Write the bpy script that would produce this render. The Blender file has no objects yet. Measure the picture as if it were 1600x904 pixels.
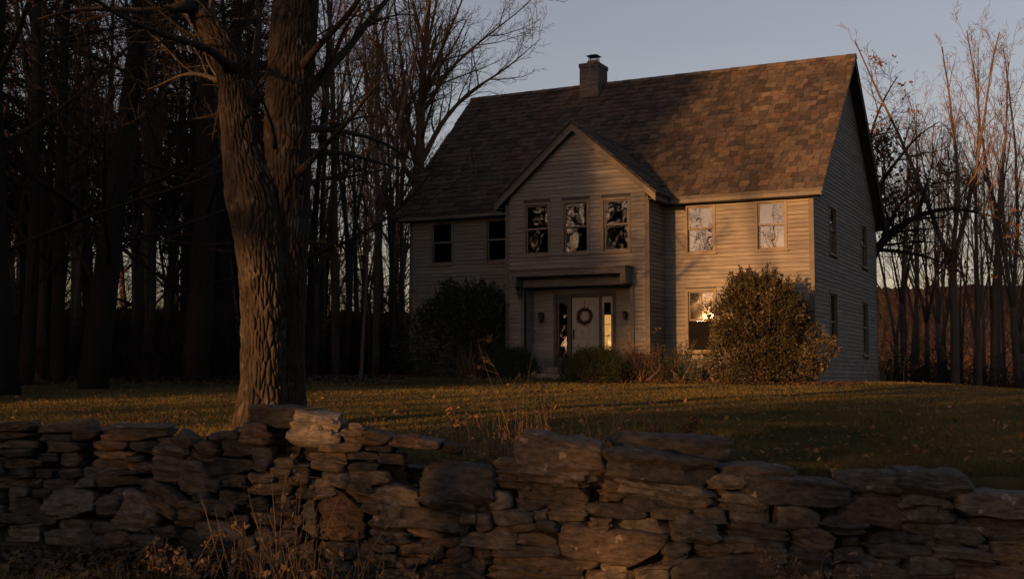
import bpy, math, random
import numpy as np
rad = math.radians
SC = bpy.context.scene
COL = SC.collection
random.seed(7)
RNG = np.random.default_rng(7)

# ------------------------------------------------------------------ camera
EZ = 1.45                                    # eye height
FPX = 1900.0                                 # focal length in photo pixels (1600 wide)
PITCH = math.atan(135 / FPX)
cam_d = bpy.data.cameras.new('camera')
cam = bpy.data.objects.new('camera', cam_d)
COL.objects.link(cam)
cam.location = (0, 0, EZ)
cam.rotation_euler = (rad(90) + PITCH, 0, 0)
cam_d.sensor_width = 36
cam_d.lens = 36 * FPX / 1600
cam_d.clip_end = 4000
SC.camera = cam

# ------------------------------------------------------------------ sky, sun, exposure
SUN_AZ = rad(40.9)                           # how far left of straight behind the camera
SUN_EL = rad(6.0)
sx, sy = -math.sin(SUN_AZ), -math.cos(SUN_AZ)
world = bpy.data.worlds.new('World')
SC.world = world
world.use_nodes = True
wt = world.node_tree
wt.nodes.clear()
w_out = wt.nodes.new('ShaderNodeOutputWorld')
w_bg = wt.nodes.new('ShaderNodeBackground')
w_sky = wt.nodes.new('ShaderNodeTexSky')
w_sky.sky_type = 'NISHITA'
w_sky.sun_disc = False
w_sky.sun_elevation = SUN_EL
w_sky.sun_rotation = math.atan2(sx, sy)
w_sky.air_density = 1.0
w_sky.dust_density = 1.5
w_sky.ozone_density = 1.0
w_hsv = wt.nodes.new('ShaderNodeHueSaturation')
w_hsv.inputs['Saturation'].default_value = 0.78
w_bg.inputs['Strength'].default_value = 0.0895
wt.links.new(w_sky.outputs[0], w_hsv.inputs['Color'])
w_tint = wt.nodes.new('ShaderNodeMix')          # thin high haze of the evening, the same all over the sky
w_tint.data_type = 'RGBA'; w_tint.blend_type = 'MULTIPLY'
w_tint.inputs[0].default_value = 1.0
w_tint.inputs[7].default_value = (1.10, 0.915, 0.96, 1)
wt.links.new(w_hsv.outputs[0], w_tint.inputs[6])
w_tc = wt.nodes.new('ShaderNodeTexCoord')
w_mp = wt.nodes.new('ShaderNodeMapping'); w_mp.inputs['Scale'].default_value = (2.0, 2.0, 7.0)
w_nz = wt.nodes.new('ShaderNodeTexNoise'); w_nz.inputs['Scale'].default_value = 1.6; w_nz.inputs['Detail'].default_value = 5
w_mr = wt.nodes.new('ShaderNodeMapRange'); w_mr.inputs['To Min'].default_value = 0.90; w_mr.inputs['To Max'].default_value = 1.10
w_cl = wt.nodes.new('ShaderNodeVectorMath'); w_cl.operation = 'SCALE'   # faint streaky high cloud over the whole sky
wt.links.new(w_tc.outputs['Generated'], w_mp.inputs['Vector'])
wt.links.new(w_mp.outputs[0], w_nz.inputs['Vector'])
wt.links.new(w_nz.outputs['Fac'], w_mr.inputs['Value'])
wt.links.new(w_tint.outputs[2], w_cl.inputs[0])
wt.links.new(w_mr.outputs[0], w_cl.inputs['Scale'])
wt.links.new(w_cl.outputs[0], w_bg.inputs[0])
wt.links.new(w_bg.outputs[0], w_out.inputs[0])

sun_d = bpy.data.lights.new('sun', 'SUN')
sun_d.energy = 5.0
sun_d.angle = rad(0.6)
sun_d.color = (1.0, 0.44, 0.145)
sun = bpy.data.objects.new('sun', sun_d)
COL.objects.link(sun)
# light travels from the sun to the scene: -Z of the lamp along the travel direction
sun.rotation_euler = (rad(90) - SUN_EL, 0, math.atan2(-sy, -sx) - rad(90))
SC.view_settings.view_transform = 'Standard'
SC.view_settings.look = 'None'
SC.view_settings.gamma = 1
SC.view_settings.exposure = 0.78
SC.render.engine = 'CYCLES'
SC.cycles.max_bounces = 5
SC.cycles.diffuse_bounces = 2
SC.cycles.glossy_bounces = 3
SC.cycles.transmission_bounces = 4
SC.cycles.transparent_max_bounces = 8
SC.cycles.caustics_reflective = False
SC.cycles.caustics_refractive = False
SC.cycles.use_denoising = True

# ------------------------------------------------------------------ small maths
def unit(v):
    v = np.asarray(v, float)
    return v / (np.linalg.norm(v) + 1e-12)

def _hash(ix, iy, iz, seed):
    h = (ix * 374761393 + iy * 668265263 + iz * 2147483647 + seed * 974711) & 0xffffffff
    h = ((h ^ (h >> 13)) * 1274126177) & 0xffffffff
    h = h ^ (h >> 16)
    return (h & 0xffff) / 65535.0

def vnoise(P, seed=0):
    """value noise, -1..1"""
    P = np.asarray(P, float)
    i = np.floor(P).astype(np.int64)
    f = P - i
    f = f * f * (3 - 2 * f)
    x, y, z = i[..., 0], i[..., 1], i[..., 2]
    r = 0
    for dx in (0, 1):
        for dy in (0, 1):
            for dz in (0, 1):
                wgt = (f[..., 0] if dx else 1 - f[..., 0]) * (f[..., 1] if dy else 1 - f[..., 1]) * (f[..., 2] if dz else 1 - f[..., 2])
                r = r + wgt * _hash(x + dx, y + dy, z + dz, seed)
    return r * 2 - 1

def fbm(P, seed=0, octaves=3):
    a, s, r = 1.0, 0.0, 0
    P = np.asarray(P, float)
    for k in range(octaves):
        r = r + a * vnoise(P * 2 ** k, seed + k)
        s += a
        a *= 0.5
    return r / s

_F = np.array([0, math.cos(PITCH), math.sin(PITCH)])
_U = np.array([0, -math.sin(PITCH), math.cos(PITCH)])
def at(px, py, dist):
    """the point that shows at photo pixel (px, py), dist metres ahead"""
    r = _F + (px - 800) / FPX * np.array([1., 0, 0]) + (452 - py) / FPX * _U
    return r / r[1] * dist + np.array([0, 0, EZ])

# ------------------------------------------------------------------ mesh helpers
def make_mesh(name, V, faces, mats=(), smooth=False, mat_idx=None):
    """faces: list of arrays, each (n, k) of vertex indices"""
    me = bpy.data.meshes.new(name)
    V = np.asarray(V, np.float32).reshape(-1, 3)
    faces = [np.asarray(f, np.int32) for f in faces if len(f)]
    loops = np.concatenate([f.ravel() for f in faces])
    sizes = np.concatenate([np.full(len(f), f.shape[1], np.int32) for f in faces])
    starts = np.concatenate([[0], np.cumsum(sizes)[:-1]]).astype(np.int32)
    me.vertices.add(len(V)); me.vertices.foreach_set('co', V.ravel())
    me.loops.add(len(loops)); me.loops.foreach_set('vertex_index', loops)
    me.polygons.add(len(sizes)); me.polygons.foreach_set('loop_start', starts)
    for m in mats:
        me.materials.append(m)
    if mat_idx is not None:
        me.polygons.foreach_set('material_index', np.asarray(mat_idx, np.int32))
    me.polygons.foreach_set('use_smooth', np.full(len(sizes), bool(smooth)))
    me.update(calc_edges=True)
    me.validate()
    return me

def link(name, me, parent=None, loc=None):
    o = bpy.data.objects.new(name, me)
    COL.objects.link(o)
    if parent is not None:
        o.parent = parent
    if loc is not None:
        o.location = tuple(float(c) for c in loc)
    return o

def tag(o, label=None, cat=None, group=None, kind=None):
    if label: o['label'] = label
    if cat: o['category'] = cat
    if group: o['group'] = group
    if kind: o['kind'] = kind
    return o

def empty(name, loc, rz=0.0):
    o = bpy.data.objects.new(name, None)
    COL.objects.link(o)
    o.location = tuple(float(c) for c in loc)
    o.rotation_euler = (0, 0, rz)
    o.empty_display_size = 0.3
    return o

class MB:
    """collects boxes, prisms and tubes into one mesh"""
    def __init__(s):
        s.v, s.q, s.t, s.n = [], [], [], 0
        s.mi_q, s.mi_t = [], []
    def add(s, V, quads=None, tris=None, mi=0):
        V = np.asarray(V, float).reshape(-1, 3)
        if quads is not None and len(quads):
            s.q.append(np.asarray(quads) + s.n); s.mi_q.append(np.full(len(quads), mi))
        if tris is not None and len(tris):
            s.t.append(np.asarray(tris) + s.n); s.mi_t.append(np.full(len(tris), mi))
        s.v.append(V); s.n += len(V)
    HEX = np.array([[0, 3, 2, 1], [4, 5, 6, 7], [0, 1, 5, 4], [1, 2, 6, 5], [2, 3, 7, 6], [3, 0, 4, 7]])
    def hexa(s, P, mi=0):
        """8 corners: bottom ring then top ring; orientation fixed by volume sign"""
        P = np.asarray(P, float)
        vol = np.dot(np.cross(P[1] - P[0], P[3] - P[0]), P[4] - P[0])
        s.add(P, quads=s.HEX if vol > 0 else s.HEX[:, ::-1], mi=mi)
    def box(s, x0, x1, y0, y1, z0, z1, f=None, mi=0):
        P = np.array([[x0, y0, z0], [x1, y0, z0], [x1, y1, z0], [x0, y1, z0],
                      [x0, y0, z1], [x1, y0, z1], [x1, y1, z1], [x0, y1, z1]], float)
        if f: P = np.array([f(*p) for p in P])
        s.hexa(P, mi)
    def tube(s, pts, r, sides=6, mi=0, cap=True):
        pts = np.asarray(pts, float); n = len(pts)
        r = np.broadcast_to(np.asarray(r, float), (n,))
        t = np.empty_like(pts)
        t[1:-1] = pts[2:] - pts[:-2]; t[0] = pts[1] - pts[0]; t[-1] = pts[-1] - pts[-2]
        t /= np.linalg.norm(t, axis=1)[:, None] + 1e-12
        m = t.mean(0)
        ref = np.array([0, 0, 1.]) if abs(m[2]) < 0.8 * np.linalg.norm(m) + 1e-9 else np.array([1., 0.2, 0])
        b1 = np.cross(t, ref); b1 /= np.linalg.norm(b1, axis=1)[:, None] + 1e-12
        b2 = np.cross(t, b1)
        a = np.arange(sides) * 2 * math.pi / sides
        V = pts[:, None, :] + r[:, None, None] * (np.cos(a)[None, :, None] * b1[:, None, :] + np.sin(a)[None, :, None] * b2[:, None, :])
        i = np.arange(n - 1)[:, None] * sides; j = np.arange(sides)[None, :]; k = (j + 1) % sides
        Q = np.stack([i + j, i + sides + j, i + sides + k, i + k], -1).reshape(-1, 4)
        s.add(V.reshape(-1, 3), quads=Q, mi=mi)
        if cap and sides >= 4:
            base = s.n - n * sides
            for off, rev in ((0, False), ((n - 1) * sides, True)):
                tr = [[off, off + c, off + c + 1] for c in range(1, sides - 1)]
                tr = np.array(tr)[:, ::-1] if rev else np.array(tr)
                s.t.append(tr + base); s.mi_t.append(np.full(len(tr), mi))
    def mesh(s, name, mats, smooth=False):
        V = np.concatenate(s.v)
        faces, mi = [], []
        if s.q: faces.append(np.concatenate(s.q)); mi.append(np.concatenate(s.mi_q))
        if s.t: faces.append(np.concatenate(s.t)); mi.append(np.concatenate(s.mi_t))
        return make_mesh(name, V, faces, mats, smooth, np.concatenate(mi))
    def build(s, name, mat, parent=None, smooth=False):
        mats = mat if isinstance(mat, (list, tuple)) else [mat]
        return link(name, s.mesh(name, mats, smooth), parent)

# ------------------------------------------------------------------ materials
MATS = {}
def pmat(name, col, rough=0.8, var=0.25, scale=3.0, stretch=(1, 1, 1), bump=0.0, bscale=None, spec=0.3,
         rnd=0.0, island=0.0, col2=None, metallic=0.0, spots=None, transl=0.0, hue=0.0):
    m = bpy.data.materials.new(name)
    m.use_nodes = True
    nt = m.node_tree; N = nt.nodes; L = nt.links
    bs = N['Principled BSDF']
    bs.inputs['Roughness'].default_value = rough
    bs.inputs['Specular IOR Level'].default_value = spec
    bs.inputs['Metallic'].default_value = metallic
    tc = N.new('ShaderNodeTexCoord'); mp = N.new('ShaderNodeMapping')
    mp.inputs['Scale'].default_value = stretch
    L.new(tc.outputs['Object'], mp.inputs['Vector'])
    nz = N.new('ShaderNodeTexNoise'); nz.inputs['Scale'].default_value = scale; nz.inputs['Detail'].default_value = 5
    nz.inputs['Roughness'].default_value = 0.62
    L.new(mp.outputs[0], nz.inputs['Vector'])
    rp = N.new('ShaderNodeValToRGB')
    c = np.array(col)
    c2 = np.array(col2) if col2 is not None else c * (1 + var)
    rp.color_ramp.elements[0].position = 0.3; rp.color_ramp.elements[1].position = 0.72
    rp.color_ramp.elements[0].color = (*(c * (1 - var)), 1); rp.color_ramp.elements[1].color = (*c2, 1)
    L.new(nz.outputs['Fac'], rp.inputs[0])
    out = rp.outputs[0]
    if spots:
        vo = N.new('ShaderNodeTexNoise'); vo.inputs['Scale'].default_value = spots[1]; vo.inputs['Detail'].default_value = 2
        L.new(tc.outputs['Object'], vo.inputs['Vector'])
        r2 = N.new('ShaderNodeValToRGB')
        r2.color_ramp.elements[0].position = spots[2]; r2.color_ramp.elements[1].position = spots[2] + 0.06
        L.new(vo.outputs['Fac'], r2.inputs[0])
        mx = N.new('ShaderNodeMix'); mx.data_type = 'RGBA'
        L.new(r2.outputs[0], mx.inputs[0]); L.new(out, mx.inputs[6]); mx.inputs[7].default_value = (*spots[0], 1)
        out = mx.outputs[2]
    if rnd or island:
        hs = N.new('ShaderNodeHueSaturation')
        if island:
            src = N.new('ShaderNodeNewGeometry').outputs['Random Per Island']
        else:
            src = N.new('ShaderNodeObjectInfo').outputs['Random']
        mr = N.new('ShaderNodeMapRange')
        k = island or rnd
        mr.inputs['To Min'].default_value = 1 - k; mr.inputs['To Max'].default_value = 1 + k
        L.new(src, mr.inputs['Value']); L.new(mr.outputs[0], hs.inputs['Value'])
        if hue:
            mr2 = N.new('ShaderNodeMapRange')
            wn = N.new('ShaderNodeMath'); wn.operation = 'MULTIPLY'; wn.inputs[1].default_value = 7.31
            fr = N.new('ShaderNodeMath'); fr.operation = 'FRACT'
            L.new(src, wn.inputs[0]); L.new(wn.outputs[0], fr.inputs[0]); L.new(fr.outputs[0], mr2.inputs['Value'])
            mr2.inputs['To Min'].default_value = 0.5 - hue; mr2.inputs['To Max'].default_value = 0.5 + hue
            L.new(mr2.outputs[0], hs.inputs['Hue'])
        L.new(out, hs.inputs['Color']); out = hs.outputs[0]
    L.new(out, bs.inputs['Base Color'])
    if bump:
        nb = N.new('ShaderNodeTexNoise'); nb.inputs['Scale'].default_value = bscale or scale * 4
        nb.inputs['Detail'].default_value = 6; nb.inputs['Roughness'].default_value = 0.65
        L.new(mp.outputs[0], nb.inputs['Vector'])
        bp = N.new('ShaderNodeBump'); bp.inputs['Strength'].default_value = 1.0; bp.inputs['Distance'].default_value = bump
        L.new(nb.outputs['Fac'], bp.inputs['Height']); L.new(bp.outputs[0], bs.inputs['Normal'])
    if transl:
        tr = N.new('ShaderNodeBsdfTranslucent'); L.new(out, tr.inputs['Color'])
        ms = N.new('ShaderNodeMixShader'); ms.inputs[0].default_value = transl
        L.new(bs.outputs[0], ms.inputs[1]); L.new(tr.outputs[0], ms.inputs[2])
        L.new(ms.outputs[0], N['Material Output'].inputs['Surface'])
    MATS[name] = m
    return m

def glass_mat(name, rough=0.015, ior=1.75, tint=(0.5, 0.52, 0.5), wob=0.0016):
    m = bpy.data.materials.new(name); m.use_nodes = True
    nt = m.node_tree; N = nt.nodes; L = nt.links
    N.remove(N['Principled BSDF'])
    g = N.new('ShaderNodeBsdfGlossy'); g.inputs['Roughness'].default_value = rough
    t = N.new('ShaderNodeBsdfTransparent'); t.inputs['Color'].default_value = (*tint, 1)
    f = N.new('ShaderNodeFresnel'); f.inputs['IOR'].default_value = ior
    mx = N.new('ShaderNodeMixShader')
    tc = N.new('ShaderNodeTexCoord')
    nz = N.new('ShaderNodeTexNoise'); nz.inputs['Scale'].default_value = 2.2; nz.inputs['Detail'].default_value = 1
    L.new(tc.outputs['Object'], nz.inputs['Vector'])
    bp = N.new('ShaderNodeBump'); bp.inputs['Distance'].default_value = wob
    L.new(nz.outputs['Fac'], bp.inputs['Height']); L.new(bp.outputs[0], g.inputs['Normal'])
    L.new(f.outputs[0], mx.inputs[0]); L.new(t.outputs[0], mx.inputs[1]); L.new(g.outputs[0], mx.inputs[2])
    L.new(mx.outputs[0], N['Material Output'].inputs['Surface'])
    MATS[name] = m
    return m

M_SIDING = pmat('siding_paint', (0.155, 0.15, 0.138), 0.75, 0.34, 3.0, (0.35, 0.35, 5), 0.002, 30, 0.25, rnd=0.14)
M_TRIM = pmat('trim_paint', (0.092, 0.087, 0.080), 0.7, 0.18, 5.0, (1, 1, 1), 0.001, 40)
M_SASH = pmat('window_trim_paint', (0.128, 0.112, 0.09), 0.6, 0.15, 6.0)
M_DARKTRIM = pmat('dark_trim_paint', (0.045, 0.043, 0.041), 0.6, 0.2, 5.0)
M_SHEATH = pmat('sheathing', (0.05, 0.048, 0.045), 0.9, 0.2)
M_INTERIOR = pmat('interior_plaster', (0.10, 0.09, 0.08), 0.9, 0.1)
M_DOOR = pmat('door_paint', (0.25, 0.23, 0.20), 0.5, 0.06, 4.0)
M_GLASS = glass_mat('window_glass')
M_SCREEN = pmat('insect_screen', (0.008, 0.008, 0.008), 1.0, 0.1, spec=0.0)
M_METAL = pmat('dark_metal', (0.025, 0.024, 0.024), 0.5, 0.2, metallic=0.6)
M_BRICK = pmat('chimney_brick', (0.085, 0.08, 0.078), 0.9, 0.35, 12, island=0.25)
M_FLUE = pmat('flue_clay', (0.16, 0.08, 0.05), 0.9, 0.35, 9)
M_CONC = pmat('stoop_stone', (0.16, 0.15, 0.14), 0.9, 0.25, 5, bump=0.004)
SHING = [pmat('shingle_' + n, c, 0.9, 0.28, 6, (1, 1, 1), 0.004, 45, 0.2, col2=tuple(x * 1.5 for x in c), rnd=0.22)
         for n, c in (('umber', (0.041, 0.033, 0.028)), ('tan', (0.070, 0.057, 0.047)), ('slate', (0.052, 0.045, 0.041)),
                      ('rust', (0.066, 0.048, 0.038)), ('charcoal', (0.034, 0.030, 0.028)), ('clay', (0.066, 0.056, 0.048)))]
STONE = [pmat('stone_' + n, c, 0.92, 0.6, 13, st, 0.02, 30, 0.25, rnd=0.25, spots=sp)
         for n, c, st, sp in (('grey', (0.092, 0.084, 0.073), (1, 1, 2.2), ((0.27, 0.26, 0.24), 9, 0.66)),
                              ('brown', (0.092, 0.074, 0.057), (1, 1, 3), ((0.24, 0.21, 0.17), 11, 0.68)),
                              ('dark', (0.052, 0.050, 0.047), (1, 1, 2.2), ((0.30, 0.29, 0.27), 8, 0.70)),
                              ('rust', (0.088, 0.060, 0.043), (1, 1, 3), ((0.20, 0.17, 0.13), 10, 0.68)),
                              ('pale', (0.125, 0.115, 0.10), (1, 1, 2), ((0.12, 0.11, 0.10), 7, 0.6)))]
M_RUBBLE = pmat('rubble_core', (0.05, 0.046, 0.04), 0.95, 0.4, 6, bump=0.02)
M_BARK = pmat('maple_bark', (0.033, 0.028, 0.024), 0.95, 0.6, 9, (1, 1, 0.3), 0.02, 45, 0.15, spots=((0.066, 0.063, 0.054), 5, 0.64))
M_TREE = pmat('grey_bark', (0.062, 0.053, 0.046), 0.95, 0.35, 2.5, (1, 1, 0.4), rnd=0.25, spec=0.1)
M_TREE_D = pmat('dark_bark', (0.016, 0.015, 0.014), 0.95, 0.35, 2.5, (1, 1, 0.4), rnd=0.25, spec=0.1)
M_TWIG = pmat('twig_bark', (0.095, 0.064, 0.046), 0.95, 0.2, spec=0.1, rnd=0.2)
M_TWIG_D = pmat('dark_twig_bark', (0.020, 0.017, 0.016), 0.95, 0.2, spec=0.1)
M_NEEDLE = pmat('hemlock_needles', (0.014, 0.020, 0.011), 0.8, 0.4, 3, spec=0.15, island=0.3)
M_OAKLEAF = pmat('dead_leaves', (0.10, 0.055, 0.032), 0.8, 0.3, 3, island=0.4, transl=0.3)
M_HOLLY = pmat('holly_leaf', (0.042, 0.036, 0.017), 0.5, 0.3, 3, spec=0.28, island=0.5, hue=0.03)
M_RHODO = pmat('rhododendron_leaf', (0.020, 0.028, 0.014), 0.5, 0.3, 3, spec=0.35, island=0.4)
M_YEW = pmat('yew_leaf', (0.024, 0.034, 0.014), 0.7, 0.3, 3, spec=0.2, island=0.4)
M_BROWNLEAF = pmat('russet_leaf', (0.058, 0.038, 0.026), 0.8, 0.3, 3, spec=0.2, island=0.45, hue=0.02)
M_STRAW = pmat('dry_straw', (0.17, 0.115, 0.065), 0.85, 0.25, 3, island=0.35, spec=0.15)
M_SEED = pmat('dry_seed_head', (0.14, 0.075, 0.045), 0.9, 0.3, 6, island=0.4, spec=0.1)
M_GRASS = pmat('grass_blade', (0.080, 0.086, 0.026), 0.7, 0.5, 0.45, island=0.45, hue=0.035, spec=0.2, transl=0.25, col2=(0.14, 0.112, 0.042))
M_LEAFLIT = pmat('fallen_leaf', (0.17, 0.095, 0.045), 0.8, 0.3, 3, island=0.45, hue=0.02, transl=0.2)
M_GROUND = pmat('lawn_soil', (0.036, 0.036, 0.014), 0.95, 0.4, 0.5, (1, 1, 1), 0.03, 9, 0.1, col2=(0.062, 0.052, 0.022))
M_HILL = pmat('wooded_hill', (0.050, 0.035, 0.027), 1.0, 0.4, 0.05, (1, 1, 1), 1.5, 0.3, 0.0)
M_WREATH = pmat('wreath_twigs', (0.05, 0.025, 0.02), 0.9, 0.4, 8, island=0.4)
M_HOSE = pmat('garden_hose', (0.012, 0.016, 0.012), 0.5, 0.2)

# ------------------------------------------------------------------ the ground
def smooth(t):
    t = np.clip(t, 0, 1)
    return t * t * (3 - 2 * t)

def G(x, y):
    x = np.asarray(x, float); y = np.asarray(y, float)
    t = np.clip((y - 9.3) / 26, 0, 1)
    lawn = 0.66 + (1.267 - 0.66) * t ** 0.85
    lawn = lawn + 0.16 * smooth((6 - x) / 9) * smooth((y - 28) / 12)
    d = np.maximum(0, x - 10)
    lawn = lawn - np.minimum(np.minimum(0.0125 * d * d, 0.13 * d), 6) * smooth((y - 12) / 22)
    lawn = lawn - np.clip((y - 46) * 0.05, 0, 3) * smooth((x - 4) / 8)
    front = -0.28 + 0.44 * smooth((-0.3 - x) / 2.4)
    front = front + np.clip((-y - 10) * 0.01, 0, 0.8)
    k = smooth((y - 8.95) / 0.5)
    return front * (1 - k) + lawn * k

def lattice(a):
    return np.unique(np.concatenate(a))
gx = lattice([np.linspace(-420, -40, 30), np.linspace(-40, 40, 200), np.linspace(40, 420, 30)])
gy = lattice([np.linspace(-160, -6, 24), np.linspace(-6, 8, 24), np.linspace(8, 50, 210), np.linspace(50, 90, 30), np.linspace(90, 520, 30)])
X, Y = np.meshgrid(gx, gy)
Z = G(X, Y)
near = np.clip(1 - np.abs(X) / 60, 0, 1) * np.clip((Y - 9.5) / 3, 0, 1) * np.clip((70 - Y) / 20, 0, 1)
Z = Z + near * 0.035 * fbm(np.stack([X * 0.35, Y * 0.35, 0 * X], -1), 3, 2)
nxg, nyg = len(gx), len(gy)
ii = (np.arange(nyg - 1)[:, None] * nxg + np.arange(nxg - 1)[None, :]).ravel()
GQ = np.stack([ii, ii + 1, ii + 1 + nxg, ii + nxg], -1)
lawn_o = link('lawn', make_mesh('lawn', np.stack([X, Y, Z], -1).reshape(-1, 3), [GQ], [M_GROUND], True))
tag(lawn_o, 'rising dark green lawn in front of the house', kind='structure')

# distant wooded hill
def hill(name, az0, az1, R, hfun, seed):
    n, m = 900, 14
    a = np.radians(np.linspace(az0, az1, n))
    rows = []
    for k in range(m):
        t = k / (m - 1)
        r = R + 160 * t
        h = np.array([hfun(math.degrees(q)) for q in a]) * math.sin(t * math.pi / 2) ** 0.8
        P = np.stack([r * np.sin(a), r * np.cos(a), -6 + (h + 6) * (t > 0) + 0 * a], -1)
        P[:, 2] += (t > 0.2) * (1.3 * vnoise(P * np.array([.16, .16, 0]), seed) + 1.6 * RNG.random(n))
        rows.append(P)
    V = np.concatenate(rows)
    i = (np.arange(m - 1)[:, None] * n + np.arange(n - 1)[None, :]).ravel()
    Q = np.stack([i, i + 1, i + 1 + n, i + n], -1)
    o = link(name, make_mesh(name, V, [Q], [M_HILL], True))
    tag(o, 'low brown wooded hill on the horizon behind the trees', kind='structure')
hill('hill', -40, 40, 300, lambda a: EZ + 460 * (90 + 32 * float(smooth((a - 8) / 8))) / FPX, 5)

# ------------------------------------------------------------------ the house
TH = rad(26.5)
HC = at(1274.5, 597, 35.0)                     # front right corner at the ground
HBASE = empty('farmhouse', HC, -TH)
tag(HBASE, 'two-storey grey clapboard house with steep shingle roof, central gable bay and brick chimney', 'house')
def hworld(u, v, z):
    return HC + np.array([math.cos(TH) * u + math.sin(TH) * v, -math.sin(TH) * u + math.cos(TH) * v, z])

W, D, EV = 13.6, 10.1, 5.40
BU0, BU1, BV = -9.26, -4.54, -1.36             # the projecting bay
BC = (BU0 + BU1) / 2
RV, RS, RZ0, RVE = D / 2, 0.936, 5.60, -0.42   # ridge v, slope, eave top z, eave v
def roof_top(v):
    return RZ0 + RS * ((v if v <= RV else 2 * RV - v) - RVE)
BHW, BPK, BEZ = 2.67, 7.91, 5.58               # bay roof half width, peak, eave
BSL = (BPK - BEZ) / BHW
# wall frames: (s along the wall, n outward, z) -> house coords
f_main = lambda s, n, z: (s, -n, z)
f_bay = lambda s, n, z: (s, BV - n, z)
f_side = lambda s, n, z: (n, s, z)
f_bayr = lambda s, n, z: (BU1 + n, s, z)
f_bayl = lambda s, n, z: (BU0 - n, s, z)
f_rec = lambda s, n, z: (s, -0.76 - n, z)
f_left = lambda s, n, z: (-W - n, s, z)
f_back = lambda s, n, z: (s, D + n, z)

WIN = {  # wall: list of (s0, s1, z0, z1, options) outer edge of the casing
    'main': [(-12.82, -11.90, 3.88, 5.355, ''), (-10.73, -9.80, 3.88, 5.355, ''), (-3.86, -2.90, 3.86, 5.355, 'y'),
             (-1.70, -0.74, 3.86, 5.355, ''), (-3.86, -2.90, 0.90, 2.80, 'msy'), (-10.73, -9.80, 0.90, 2.75, '')],
    'bay': [(-8.66, -7.72, 3.88, 5.53, ''), (-7.36, -6.42, 3.88, 5.53, ''), (-6.05, -5.10, 3.88, 5.53, '')],
    'side': [(2.10, 3.18, 3.90, 5.44, ''), (7.30, 8.36, 3.92, 5.44, ''), (2.02, 3.12, 0.88, 2.78, ''), (7.22, 8.30, 0.88, 2.78, '')],
}
REC = (-8.62, -5.12, 0.30, 2.88)               # entry recess in the bay front

def panel(f, s0, s1, z0, z1, holes, n0=-0.14, n1=0.0):
    """flat wall with rectangular holes"""
    ss = sorted({s0, s1, *[h[k] for h in holes for k in (0, 1)]})
    zz = sorted({z0, z1, *[h[k] for h in holes for k in (2, 3)]})
    mb = MB()
    for a, b in zip(ss[:-1], ss[1:]):
        for c, d in zip(zz[:-1], zz[1:]):
            ms, mz = (a + b) / 2, (c + d) / 2
            if any(h[0] < ms < h[1] and h[2] < mz < h[3] for h in holes): continue
            mb.box(a, b, n0, n1, c, d, f)
    return mb
def inset(h, k=0.03):
    return (h[0] + k, h[1] - k, h[2] + k, h[3] - k)

holes = {k: [inset(w) for w in v] for k, v in WIN.items()}
panel(f_main, -W, BU0, -0.6, 5.38, [h for h in holes['main'] if h[0] < -9]).build('front_wall', M_SHEATH, HBASE)
panel(f_main, BU1, 0, -0.6, 5.38, [h for h in holes['main'] if h[0] > -5]).build('front_wall', M_SHEATH, HBASE)
panel(f_bay, BU0, BU1, -0.6, 5.6, holes['bay'] + [REC]).build('bay_wall', M_SHEATH, HBASE)
mb = MB()
mb.hexa([f_bay(BU0, -0.14, 5.6), f_bay(BU1, -0.14, 5.6), f_bay(BU1, 0, 5.6), f_bay(BU0, 0, 5.6),
         f_bay(BC - 0.05, -0.14, BPK - 0.26), f_bay(BC + 0.05, -0.14, BPK - 0.26), f_bay(BC + 0.05, 0, BPK - 0.26), f_bay(BC - 0.05, 0, BPK - 0.26)])
mb.build('bay_gable_wall', M_SHEATH, HBASE)
for f in (f_bayr, f_bayl):
    mb = MB(); mb.box(BV, 0.1, -0.14, 0, -0.6, 5.55, f); mb.build('bay_side_wall', M_SHEATH, HBASE)
panel(f_side, 0.02, D, -0.6, 5.5, holes['side']).build('gable_end_wall', M_SHEATH, HBASE)
mb = MB()
for f in (f_side, f_left):
    mb.hexa([f(0.1, -0.14, 5.5), f(D - 0.1, -0.14, 5.5), f(D - 0.1, 0, 5.5), f(0.1, 0, 5.5),
             f(RV - 0.05, -0.14, 10.5), f(RV + 0.05, -0.14, 10.5), f(RV + 0.05, 0, 10.5), f(RV - 0.05, 0, 10.5)])
mb.build('gable_peak_wall', M_SHEATH, HBASE)
mb = MB(); mb.box(0, D, -0.14, 0.015, -0.6, 5.5, f_left); mb.box(-W, 0, -0.14, 0.015, -0.6, 5.5, f_back)
mb.build('rear_wall', M_SIDING, HBASE)
mb = MB(); mb.box(-W + 0.2, -0.2, 0.2, D - 0.2, 2.95, 3.15); mb.box(-W + 0.2, -0.2, 0.2, D - 0.2, 5.38, 5.45)
mb.box(-W + 0.2, -0.2, 0.2, D - 0.2, 0.05, 0.25); mb.box(-W + 0.3, -0.3, 4.6, 4.75, 0.25, 5.38)
mb.build('inner_floor', M_INTERIOR, HBASE)

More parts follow.
